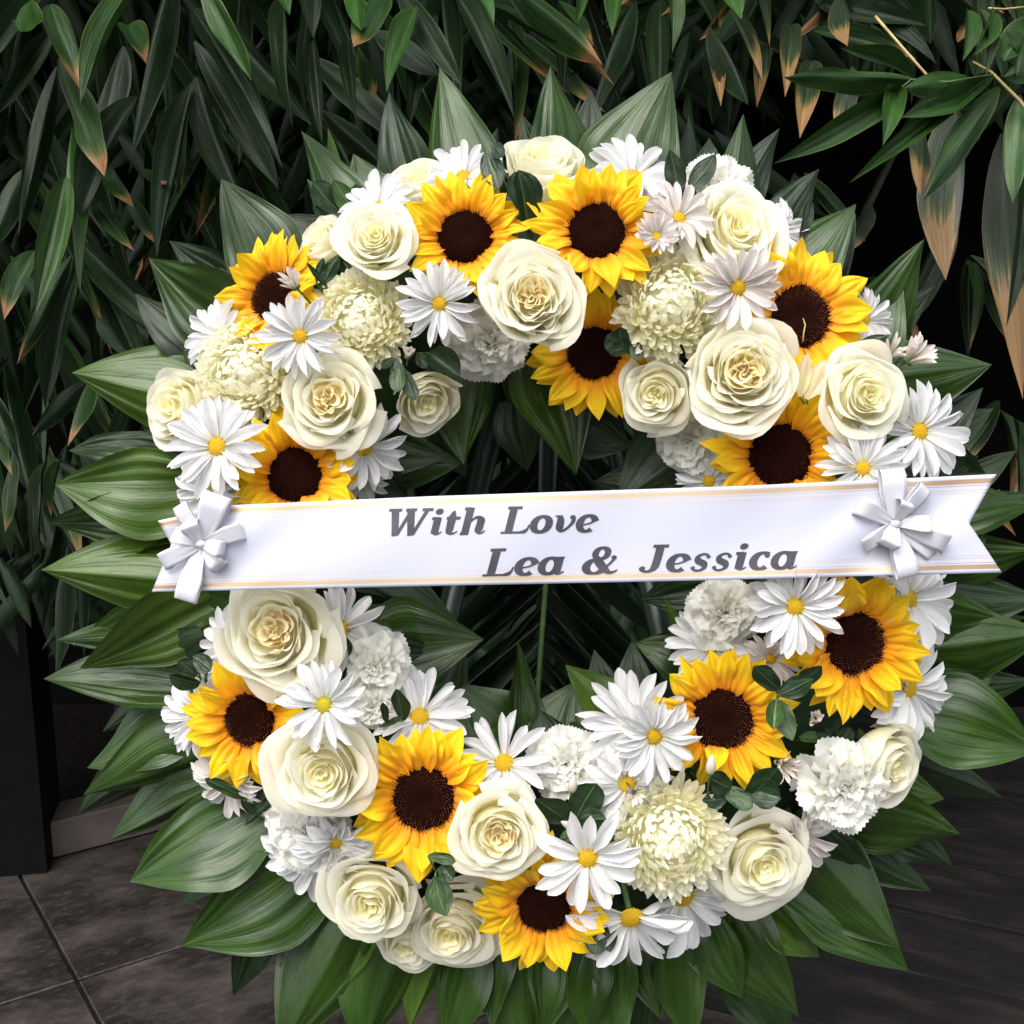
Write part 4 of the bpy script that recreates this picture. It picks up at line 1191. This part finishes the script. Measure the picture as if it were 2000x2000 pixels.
ban = thing('banner', 'long white satin banner with notched ends and grey lettering across the wreath', 'banner', Matrix.Translation(at(1120, 1045, bdepth(1120))))
bi = Matrix.Translation(-at(1120, 1045, bdepth(1120)))
V, U = [], []
NUX, NVY = 200, 33
for j in range(NVY):
    q = j / (NVY - 1)
    x0 = np.interp(q, [0, .36, 1], [309, 335, 297])
    x1 = np.interp(q, [0, .49, 1], [1946, 1892, 1956])
    for i in range(NUX):
        px = x0 + (x1 - x0) * i / (NUX - 1)
        t_, b_ = blend(px)
        py = t_ + (b_ - t_) * q
        dd = bdepth(px) + bripple(px, q)
        V.append(tuple(bi @ at(px, py, dd))); U.append(((px - 297) / 1660, 1 - q))
cloth = link('cloth', mesh('cloth', V, grid_faces(NUX, NVY), M['banner'], U), ban)
so = cloth.modifiers.new('thickness', 'SOLIDIFY'); so.thickness = 0.0007; so.offset = -1
# fold the cloth's facing towards the camera is left to the two sided shader


def stroke(pts, sm=6):
    """pts (x, y, w) -> ribbon of quads; catmull-rom smoothed when more than two points"""
    P = [np.array(p, float) for p in pts]
    if len(P) > 2:
        Q = []
        E = [2 * P[0] - P[1]] + P + [2 * P[-1] - P[-2]]
        for k in range(1, len(E) - 2):
            for s in range(sm):
                t = s / sm
                Q.append(.5 * ((2 * E[k]) + (-E[k - 1] + E[k + 1]) * t + (2 * E[k - 1] - 5 * E[k] + 4 * E[k + 1] - E[k + 2]) * t * t + (-E[k - 1] + 3 * E[k] - 3 * E[k + 1] + E[k + 2]) * t ** 3))
        Q.append(P[-1]); P = Q
    L, R = [], []
    for k, p_ in enumerate(P):
        a = P[max(k - 1, 0)][:2]; b__ = P[min(k + 1, len(P) - 1)][:2]
        t = b__ - a; t = t / (np.hypot(*t) + 1e-9); n = np.array([-t[1], t[0]])
        L.append(p_[:2] + n * p_[2] / 2); R.append(p_[:2] - n * p_[2] / 2)
    return [[tuple(L[k]), tuple(R[k]), tuple(R[k + 1]), tuple(L[k + 1])] for k in range(len(P) - 1)]


def disc_poly(cx, cy, r, n=14):
    return [[(cx, cy), (cx + r * math.cos(2 * math.pi * k / n), cy + r * math.sin(2 * math.pi * k / n)), (cx + r * math.cos(2 * math.pi * (k + 1) / n), cy + r * math.sin(2 * math.pi * (k + 1) / n))] for k in range(n)]


def arc(cx, cy, rx, ry, a0, a1, wt, wn, n=18):
    """elliptic stroke, thick at the sides, thin at top and bottom"""
    pts = []
    for k in range(n + 1):
        a = math.radians(a0 + (a1 - a0) * k / n)
        pts.append((cx + rx * math.cos(a), cy + ry * math.sin(a), wn + (wt - wn) * abs(math.cos(a)) ** 1.2))
    return stroke(pts, 2)


T, Nn = .225, .11
def stem(x, y0, y1, w=T): return stroke([(x, y0, w), (x, y1, w)])
def bar(x0, x1, y, w=Nn): return stroke([(x0, y, w), (x1, y, w)])
GLY = {
    'W': (1.34, lambda: stroke([(.20, 1, T), (.38, .0, T * .9)]) + stroke([(.42, .03, Nn), (.68, .92, Nn * 1.1)]) + stroke([(.66, 1, T), (.84, 0, T * .9)]) + stroke([(.88, .03, Nn), (1.16, .97, Nn * 1.1)])
          + bar(.02, .40, .965) + bar(.52, .84, .965) + bar(1.0, 1.32, .965)),
    'i': (.44, lambda: stem(.20, .06, .66) + bar(.03, .24, .625) + stroke([(.17, .10, .12), (.24, .04, .09), (.34, .06, .06), (.40, .13, .04)]) + disc_poly(.20, .88, .115)),
    't': (.50, lambda: stroke([(.22, .90, .05), (.20, .66, T), (.20, .3, T), (.21, .12, T * .9), (.29, .04, .09), (.38, .07, .06), (.44, .14, .04)]) + bar(.04, .44, .625)),
    'h': (.80, lambda: stem(.20, 0, 1) + bar(.03, .24, .965) + bar(.06, .30, .035) + stroke([(.24, .38, .06), (.34, .56, .08), (.47, .64, .12), (.58, .54, T), (.59, .38, T), (.58, .16, T), (.62, .05, .10), (.70, .06, .06), (.77, .14, .04)])),
    'L': (.90, lambda: stem(.30, 0, 1) + bar(.12, .54, .965) + bar(.08, .78, .04, .085) + stroke([(.62, .05, .06), (.76, .07, .14), (.84, .18, .07), (.86, .32, .05)])),
    'o': (.70, lambda: arc(.34, .33, .225, .29, 0, 360, T, Nn)),
    'v': (.70, lambda: bar(.02, .2, .625, .06) + stroke([(.15, .64, .14), (.20, .45, T * .95), (.22, .2, T), (.27, .06, .12)]) + stroke([(.24, .05, .09), (.38, .10, .09), (.52, .28, .10), (.58, .46, .12), (.54, .62, .12)]) + disc_poly(.53, .58, .075)),
    'e': (.64, lambda: arc(.33, .33, .225, .29, 15, 312, T, Nn) + stroke([(.14, .27, .05), (.36, .32, .06), (.50, .40, .07), (.53, .44, .12)])),
    'a': (.78, lambda: arc(.31, .33, .215, .29, 0, 360, T * .95, Nn) + stem(.53, .10, .66) + bar(.46, .66, .63, .06) + stroke([(.50, .12, .12), (.57, .04, .09), (.66, .06, .06), (.73, .13, .04)])),
    '&': (1.08, lambda: arc(.44, .75, .17, .20, 0, 360, T * .8, Nn) + arc(.36, .27, .25, .25, 100, 330, T, .09) + stroke([(.30, .66, .12), (.42, .44, T), (.60, .20, T), (.76, .05, .13), (.90, .06, .08), (.98, .14, .04)])
          + stroke([(.56, .14, .07), (.70, .32, .07), (.80, .50, .08), (.84, .60, .10)]) + disc_poly(.80, .60, .07)),
    'J': (.78, lambda: stroke([(.50, 1, T), (.50, .5, T), (.48, .2, T * .95), (.38, .06, .12), (.24, .04, .09), (.13, .12, .12)]) + disc_poly(.15, .15, .085) + bar(.30, .72, .965)),
    's': (.58, lambda: stroke([(.47, .52, .07), (.40, .61, .08), (.28, .62, .09), (.17, .52, .13), (.22, .38, T * .9), (.37, .28, T * .9), (.42, .14, .13), (.32, .04, .09), (.18, .04, .08), (.09, .14, .07)]) + disc_poly(.46, .53, .06) + disc_poly(.11, .13, .06)),
    'c': (.60, lambda: arc(.34, .33, .225, .29, 52, 312, T, Nn) + disc_poly(.46, .52, .075)),
    ' ': (.42, None),
}


def line_text(text, x0, y0, x1, y1, cap, track=0.0):
    adv = sum(GLY[ch][0] + track for ch in text)
    sx = (x1 - x0) / adv
    cur = 0.0
    for ch in text:
        w, fn = GLY[ch]
        if fn:
            V, F = [], []
            for qn, poly in enumerate(fn()):
                ids = []
                for (gx, gy) in poly:
                    X = x0 + (cur + gx + .20 * (gy - .3)) * sx
                    base = y0 + (y1 - y0) * (X - x0) / (x1 - x0)
                    Y = base - gy * cap
                    ids.append(len(V))
                    tq, bq = blend(X); qq = (Y - tq) / (bq - tq)
                    dd = bdepth(X) + bripple(X, qq) - .0011 - .000004 * qn
                    V.append(tuple(bi @ at(X, Y, dd)))
                F.append(tuple(ids))
            link('letter', mesh('letter', V, F, M['letter'], smooth=False), ban)
        cur += w + track


line_text('With Love', 750, 1047, 1166, 1039, 52, -.02)
line_text('Lea & Jessica', 940, 1126, 1562, 1111, 53, -.0)


def ribbon_loop(direc, length, width, height, tiltw=0.0, flat=.0):
    """one loop of ribbon leaving the knot along direc (deg from right, ccw) in the plane of the banner"""
    a = math.radians(direc)
    dv = RGT * math.cos(a) + UPV * math.sin(a)
    wv = (RGT * -math.sin(a) + UPV * math.cos(a)) * math.cos(tiltw) - FWD * math.sin(tiltw)
    zv = -FWD
    ctl = [(0, 0), (.35, .04), (.82, .0), (1.02, .22), (.98, .62), (.78, .82), (.42, .52), (.0, .16)]
    P = [np.array(c_) for c_ in ctl]; Q = []
    E = [2 * P[0] - P[1]] + P + [2 * P[-1] - P[-2]]
    for k in range(1, len(E) - 2):
        for s in range(5):
            t = s / 5
            Q.append(.5 * ((2 * E[k]) + (-E[k - 1] + E[k + 1]) * t + (2 * E[k - 1] - 5 * E[k] + 4 * E[k + 1] - E[k + 2]) * t * t + (-E[k - 1] + 3 * E[k] - 3 * E[k + 1] + E[k + 2]) * t ** 3))
    Q.append(P[-1])
    V, U = [], []
    nW = 7
    n = len(Q)
    for k, q in enumerate(Q):
        e = min(k, n - 1 - k) / (n / 2)
        w = width * (.35 + .65 * min(1, e * 2.4))
        for i in range(nW):
            u = -1 + 2 * i / (nW - 1)
            pinch = .0010 * (1 - min(1, e * 2.4)) * math.cos(u * 6)
            V.append(tuple(dv * (q[0] * length) + zv * (q[1] * height + pinch) + wv * (u * w / 2))); U.append((i / (nW - 1), k / n))
    return V, grid_faces(nW, n), U


def bow(px, py, label, loops):
    d = bdepth(px) - .002
    o = thing('bow', label, 'bow', Matrix.Translation(at(px, py, d)))
    for (dr, ln, wd, ht, tw_) in loops:
        v, f, u = ribbon_loop(dr, ln * .0005 * .84, wd * .0005 * .70, ht * .0005 * .78, tw_)
        lo = link('loop', mesh('loop', v, f, M['satin'], u), o)
        s_ = lo.modifiers.new('thickness', 'SOLIDIFY'); s_.thickness = .0002
    v, f, u = tube_data([tuple(RGT * -.004 - FWD * .006), tuple(-FWD * .0075), tuple(RGT * .004 - FWD * .006)], [.002, .004, .002], 10)
    link('knot', mesh('knot', v, f, M['satin'], u), o)
    return o


bow(1745, 1022, 'white satin bow pinned near the right end of the banner',
    [(94, 106, 62, 34, .15), (51, 92, 44, 40, .5), (155, 82, 48, 34, -.4), (72, 46, 44, 70, .5), (0, 66, 44, 58, -.5), (-23, 108, 50, 44, .45), (-118, 50, 48, 62, .3),
     (-142, 74, 40, 30, -.5), (-77, 108, 54, 30, -.1), (-38, 96, 40, 18, .1)])
bow(396, 1062, 'white satin bow pinned over the left end of the banner',
    [(119, 88, 42, 30, -.35), (70, 102, 66, 40, .2), (112, 48, 44, 66, .4), (17, 86, 46, 40, .35), (-10, 50, 40, 64, -.4), (-49, 62, 42, 48, .3), (205, 86, 44, 34, -.3), (-106, 116, 56, 26, .1), (160, 60, 40, 26, .5)])

# ------------------------------------------------------------------ palm frond seen through the ring
pr = [at(1090, 700, 1.50), at(1083, 900, 1.48), at(1066, 1140, 1.46), at(1052, 1330, 1.45), at(1046, 1480, 1.46), at(1040, 1640, 1.48)]
pf = thing('palm_frond', 'dark palm frond hanging in the shade inside the wreath ring', 'palm frond', Matrix.Translation(pr[0]))
pi_ = Matrix.Translation(-pr[0])
tube('rachis', [pi_ @ p_ for p_ in pr], [.004, .0038, .0034, .003, .0024, .0018], M['stem'], pf, 8)
LF = smooth_profile([(0, .12), (.12, .34), (.35, .48), (.6, .46), (.82, .28), (1, 0.0)])
pl_me = []
for k in range(5):
    r = random.Random(600 + k)
    v, f, u = blade(9, 14, LF, fold=.5, arc=r.uniform(.0, .06), pleat=.03, npl=4, wave=.04, seed=k)
    pl_me.append(mesh('leaflet', v, f, M['palm'], u))
for k in range(26):
    t = k / 25 * 4.6
    i = int(t); q = t - i
    p_ = pr[i].lerp(pr[i + 1], q)
    for sgn in (-1, 1):
        ang_ = math.radians(RND.uniform(36, 50))
        ln = RND.uniform(.20, .27) * (1.0 - .35 * max(0, t - 3.2) / 1.4)
        dr = (RGT * sgn * math.sin(ang_) - UPV * math.cos(ang_) + FWD * RND.uniform(-.1, .3))
        link('leaflet', pl_me[RND.randrange(5)], pf, pi_ @ frame(p_, dr, -FWD + RGT * sgn * RND.uniform(-.2, .5), .022, ln, ln, 0))

# ------------------------------------------------------------------ bamboo
BP = smooth_profile([(0, .06), (.08, .25), (.25, .45), (.45, .50), (.65, .44), (.82, .27), (.93, .10), (.975, .03), (1, 0.0)])
bam_me = {}
for mk in ('bamboo', 'bamboo_light', 'bamboo_tip', 'bamboo_dry', 'bamboo_mid'):
    L = []
    for k in range(7):
        r = random.Random(700 + k)
        v, f, u = blade(9, 18, BP, fold=r.choice((.12, .3, -.2, .2)), arc=r.uniform(.0, .07), pleat=.02, npl=4, wave=r.uniform(.01, .06), seed=k, twist=r.uniform(-.25, .25), side=r.uniform(-.02, .02))
        L.append(mesh('bamboo_leaf', v, f, M[mk], u))
    bam_me[mk] = L


def bamboo_plant(label, px, py, d=2.2):
    b_ = ground(px, py) if py else at(px, 1000, d)
    o = thing('bamboo_plant', label, 'bamboo', Matrix.Translation((b_.x, b_.y, 0.045)), 'bamboo growing behind the wreath')
    return o


def bleaf(plant, bx, by, tx, ty, w, kind='bamboo', d=1.62, dd=None, roll=None):
    """leaf blade from base px to tip px"""
    dd = RND.uniform(-.08, -.01) if dd is None else dd
    b_ = at(bx, by, d + .03); t = at(tx, ty, d + dd)
    ln = (t - b_).length
    o = link('leaf', bam_me[kind][RND.randrange(7)], plant, Matrix.Translation(-plant.location) @ frame(b_, t - b_, -FWD, w * d / FPX * .92, ln, ln, RND.uniform(-.5, .5) if roll is None else roll))
    return o


BL = bamboo_plant('bamboo with long drooping dark leaves at the upper left', 150, None, 2.45)
BC = bamboo_plant('bamboo with crossing leaves above the top of the wreath', 950, None, 2.55)
BR = bamboo_plant('bamboo with withered brown leaf tips at the upper right', 1700, None, 2.5)
for pl, xs in ((BL, (-60, 130, 330)), (BC, (760, 1060)), (BR, (1480, 1900))):
    for x in xs:
        b_ = at(x, 1000, 3.35 + RND.uniform(-.1, .1)); b_.z = 0.045; b_.x *= .75
        pts = [b_ + Vector((RND.uniform(-.03, .03) * k, RND.uniform(-.02, .02) * k - .02 * k, k * .45)) for k in range(6)]
        tube('culm', [p_ - pl.location for p_ in pts], [.014, .013, .012, .011, .010, .008], M['culm'], pl, 8)

L1, L2, L3, L0 = 'bamboo', 'bamboo_tip', 'bamboo_dry', 'bamboo_light'
EXPL = [
    (BL, 280, -40, 156, 205, 50, L0, 1.50), (BL, 340, -60, 256, 310, 62, L1, 1.48), (BL, 98, 10, 160, 182, 52, L2, 1.50), (BL, 395, -40, 492, 158, 56, L0, 1.52),
    (BL, 378, 20, 552, 330, 62, L1, 1.56), (BL, 378, 80, 545, 370, 54, L1, 1.60), (BL, 385, 150, 478, 410, 62, L1, 1.62), (BL, 376, 165, 306, 505, 62, L1, 1.60),
    (BL, 268, 190, 152, 436, 62, L1, 1.58), (BL, 112, 115, 204, 345, 52, L2, 1.54), (BL, 112, 130, 36, 462, 48, L1, 1.58), (BL, 128, 345, 68, 615, 60, L0, 1.50),
    (BL, 140, 250, 157, 575, 34, L0, 1.54), (BL, 100, 60, -8, 228, 42, L1, 1.55), (BL, 80, -10, -40, 140, 50, L1, 1.60), (BL, 160, 500, 88, 800, 54, L1, 1.56),
    (BL, 175, 520, 300, 770, 52, L1, 1.62), (BL, 165, 480, 385, 695, 66, L1, 1.60), (BL, 182, 730, 132, 872, 42, L2, 1.54), (BL, 170, 745, 62, 852, 42, L1, 1.58),
    (BL, 70, 490, 8, 625, 54, L2, 1.52), (BL, 140, 500, 33, 712, 44, L2, 1.54), (BL, 48, 330, -20, 490, 50, L1, 1.60), (BL, 60, 0, 40, 62, 50, L0, 1.5),
    (BL, 250, 50, 286, 125, 55, L2, 1.60), (BL, 240, 90, 190, 330, 60, L1, 1.66), (BL, 440, 40, 610, 245, 60, L1, 1.68), (BL, 215, 330, 262, 405, 34, L2, 1.62),
    (BL, 190, 400, 262, 490, 38, L2, 1.58), (BL, 250, 380, 303, 475, 34, L2, 1.66), (BL, 275, 330, 325, 360, 26, L2, 1.64), (BL, 560, -10, 572, 250, 38, L1, 1.62), (BL, -20, 760, 35, 900, 44, L1, 1.56),
    (BL, -30, 820, 25, 930, 34, L2, 1.56), (BL, 20, 500, 130, 620, 40, L1, 1.66), (BL, -30, 930, 20, 1190, 46, L1, 1.60), (BL, 25, 880, 10, 1040, 30, L2, 1.64),
    (BL, 190, 620, 260, 700, 45, L1, 1.7), (BL, 310, 700, 210, 980, 40, L1, 1.8), (BL, 90, 900, 80, 1090, 30, L1, 1.74), (BL, 120, 900, 100, 1010, 24, L2, 1.7),
    (BC, 775, -30, 902, 168, 56, L1, 1.56), (BC, 885, -20, 1004, 230, 58, L1, 1.60), (BC, 985, -40, 1178, 128, 62, L2, 1.52), (BC, 940, 20, 1200, 166, 50, L2, 1.58),
    (BC, 812, 15, 755, 180, 54, L0, 1.52), (BC, 610, 110, 812, 290, 62, L1, 1.66), (BC, 628, 215, 775, 350, 50, L1, 1.64), (BC, 752, -30, 690, 92, 66, L2, 1.50), (BC, 690, -30, 705, 60, 50, L0, 1.5),
    (BC, 634, -60, 612, 76, 46, L1, 1.50), (BC, 612, 80, 630, 280, 36, L1, 1.52), (BC, 680, 80, 697, 238, 34, L1, 1.54), (BC, 700, 90, 735, 185, 32, L2, 1.58),
    (BC, 1222, -50, 1196, 70, 46, L0, 1.52), (BC, 1240, 0, 1150, 250, 44, L1, 1.68), (BC, 1265, 40, 1180, 230, 36, L1, 1.72), (BC, 1305, -60, 1312, 105, 40, L0, 1.5), (BC, 1290, 0, 1290, 230, 50, L1, 1.7),
    (BC, 850, 30, 800, 250, 50, L1, 1.72), (BC, 730, 60, 860, 150, 56, L1, 1.66), (BC, 930, -30, 965, 50, 30, L0, 1.5), (BC, 540, -40, 566, 30, 40, L0, 1.5), (BC, 1090, 0, 1160, 90, 40, L2, 1.62), (BC, 1130, -40, 1125, 50, 36, L0, 1.56),
    (BR, 1400, -40, 1448, 38, 50, L0, 1.56), (BR, 1425, 20, 1490, 160, 32, L3, 1.60), (BR, 1385, 50, 1462, 205, 46, L1, 1.62), (BR, 1395, 90, 1408, 208, 34, L3, 1.66), (BR, 1490, 90, 1478, 210, 36, L3, 1.70),
    (BR, 1545, 50, 1533, 190, 44, L3, 1.58), (BR, 1585, 120, 1562, 270, 50, L3, 1.54), (BR, 1665, 130, 1636, 268, 46, L3, 1.50), (BR, 1640, -10, 1655, 90, 34, L3, 1.56),
    (BR, 1800, 235, 1798, 385, 70, L3, 1.56), (BR, 1870, 190, 1847, 548, 82, L3, 1.66), (BR, 1960, 260, 1998, 780, 104, L3, 1.85), (BR, 2010, 240, 1965, 640, 60, L1, 1.75), (BR, 1590, 60, 1790, 115, 46, L2, 1.62), (BR, 1600, 10, 1810, 50, 60, L1, 1.68),
    (BR, 1350, 60, 1310, 210, 40, L1, 1.72), (BR, 1480, -30, 1400, 90, 46, L1, 1.66), (BR, 1690, 40, 1830, 125, 46, L1, 1.64), (BR, 1900, -50, 1905, 150, 50, L1, 1.58), (BR, 1880, 160, 1884, 62, 34, L2, 1.58), (BR, 1940, -40, 1912, 170, 44, L1, 1.55),
    (BR, 1345, 180, 1360, 290, 30, L1, 1.74), (BR, 1780, 690, 1690, 660, 26, L3, 1.8), (BR, 1850, 420, 1700, 700, 60, L1, 1.9), (BR, 1980, 820, 1985, 1000, 40, L1, 1.7), (BR, 1700, 400, 1640, 500, 40, L3, 1.95),
]
for row in EXPL:
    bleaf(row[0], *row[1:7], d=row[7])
# random hanging groups fill in behind, still single leaves
def cluster(plant, px, py, d, n, L, w, spread=50, down=0, kinds=(L1, L1, L1, L1, L1, L2)):
    for k in range(n):
        a = math.radians(RND.uniform(-spread, spread) + down)
        ln = L * RND.uniform(.7, 1.15)
        bleaf(plant, px + RND.uniform(-12, 12), py + RND.uniform(-20, 20), px + ln * math.sin(a), py + ln * math.cos(a), w * RND.uniform(.75, 1.15), RND.choice(kinds), d + RND.uniform(-.03, .03))
for (px, py, d) in [(60, -60, 1.70), (200, -40, 1.72), (330, 60, 1.75), (480, -30, 1.74), (560, 120, 1.76), (20, 150, 1.72), (180, 200, 1.78), (300, 260, 1.80), (430, 260, 1.78), (60, 330, 1.75), (-10, 480, 1.72),
                    (200, 480, 1.78), (330, 520, 1.82), (100, 620, 1.74), (10, 700, 1.74), (220, 700, 1.84), (60, 830, 1.80), (150, 960, 1.9)]:
    cluster(BL, px, py, d + .25, 3, 380, 38, 34)
for (px, py, d) in [(640, -60, 1.72), (760, 40, 1.76), (870, -60, 1.70), (1000, 30, 1.78), (1120, -60, 1.74), (1230, 20, 1.8), (700, 160, 1.82), (930, 100, 1.84), (1080, 120, 1.86)]:
    cluster(BC, px, py, d + .22, 3, 320, 38, 55)
for (px, py, d, n) in [(1340, -60, 1.78, 5), (1450, -40, 1.76, 5), (1560, -60, 1.74, 5), (1680, -30, 1.78, 5), (1800, -60, 1.7, 5), (1950, -30, 1.72, 6), (1400, 60, 1.9, 3), (1960, 100, 1.8, 5)]:
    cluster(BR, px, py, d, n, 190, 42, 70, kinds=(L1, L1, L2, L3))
# the fresh branch hanging in front at the right
BB = thing('bamboo_branch', 'fresh green bamboo branch with pointed leaves hanging at the right edge', 'bamboo branch', Matrix.Translation(at(2010, 200, 1.40)))
bbi = Matrix.Translation(-BB.location)
def stick(pts, r, mat=M['straw'], o=BB, nm='twig'):
    tube(nm, [Matrix.Translation(-o.location) @ at(*p_) for p_ in pts], r, mat, o, 6)
stick([(2040, 260, 1.41), (1990, 195, 1.40), (1935, 140, 1.39), (1900, 120, 1.39)], [.0022, .002, .0016, .001])
stick([(1710, 32, 1.45), (1760, 90, 1.43), (1815, 152, 1.42), (1880, 232, 1.45)], [.0018, .0018, .0016, .0014])
stick([(1930, 16, 1.41), (1960, 18, 1.41), (2040, 10, 1.41)], .0012)
stick([(1940, 145, 1.39), (1850, 160, 1.39), (1780, 155, 1.385), (1762, 170, 1.38)], .001, M['stem'])
for row in [(1790, 156, 1530, 151, 44, L1), (1785, 155, 1641, 94, 34, L1), (1768, 166, 1510, 320, 58, L1), (1942, 142, 1658, 358, 46, L1), (1952, 170, 1802, 392, 68, L1), (1992, 185, 1978, 398, 54, L0),
            (1748, 172, 1724, 285, 48, L0), (1905, 158, 1765, 172, 56, L1), (1900, 190, 1760, 230, 60, L1), (1912, 18, 1925, 150, 44, L1), (1935, 20, 1900, 110, 40, L1), (2010, 30, 1960, 120, 60, L0), (2040, 120, 1965, 60, 50, L1),
            (2030, 60, 1985, 150, 50, L1), (1890, 20, 1880, 120, 40, L1), (2050, 130, 1960, 150, 46, L1), (2040, 0, 1930, -30, 50, L1)]:
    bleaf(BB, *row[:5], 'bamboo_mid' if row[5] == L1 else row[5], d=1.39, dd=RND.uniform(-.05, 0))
# dense dark foliage deep behind (uncountable)
for (px, py, d, n) in [(1560, 330, 2.3, 4), (1700, 560, 2.3, 4), (1900, 500, 2.2, 5), (1950, 800, 2.2, 4), (1820, 900, 2.3, 4)]:
    cluster(BR, px, py, d, n, 200, 40, 60, kinds=(L1, L2, L3))
parts = []
def mass(n, x0, x1, y0, y1, d0, d1, L=(.14, .26)):
    for k in range(n):
        px, py, d = RND.uniform(x0, x1), RND.uniform(y0, y1), RND.uniform(d0, d1)
        b_ = at(px, py, d)
        a = math.radians(RND.uniform(-60, 60))
        dr = Vector((math.sin(a), RND.uniform(-.3, .3), -math.cos(a)))
        ln = RND.uniform(*L)
        v, f, u = blade(3, 6, BP, fold=.3, arc=.05)
        parts.append((xform(v, frame(b_, dr, (RND.uniform(-.5, .5), -1, RND.uniform(0, .6)), RND.uniform(.026, .04), ln, ln)), f, u))
mass(230, -200, 700, -300, 800, 2.2, 2.8, (.22, .34))
mass(170, 600, 1400, -300, 420, 2.2, 2.8, (.22, .34))
mass(150, 1300, 2200, -300, 50, 2.2, 2.8, (.2, .3))
mass(110, -150, 330, 850, 1150, 2.2, 2.7)
mass(110, 700, 1400, 700, 1500, 2.2, 2.7)
v, f, u = join_parts(parts)
hm = link('bamboo_foliage', mesh('bamboo_foliage', v, f, M['bamboo'], u)); hm['kind'] = 'stuff'; hm['label'] = 'deep shaded mass of bamboo leaves behind everything'; hm['category'] = 'foliage'
# leaf canopy added out of view overhead to shade the bamboo below
parts = []
for k in range(4200):
    x, y, z = RND.uniform(-2.2, 2.4), RND.uniform(1.55, 3.4), RND.uniform(2.25, 2.9)
    a = RND.uniform(0, 6.28)
    v, f, u = blade(3, 5, BP, fold=.3)
    ln = RND.uniform(.16, .28)
    parts.append((xform(v, frame((x, y, z), (math.cos(a), math.sin(a), -.5), (0, -.3, 1), .04, ln, ln)), f, u))
v, f, u = join_parts(parts)
cr = link('bamboo_shade_canopy', mesh('bamboo_shade_canopy', v, f, M['bamboo'], u)); cr['kind'] = 'stuff'; cr['label'] = 'unseen bamboo canopy added overhead to darken the background'; cr['category'] = 'foliage'
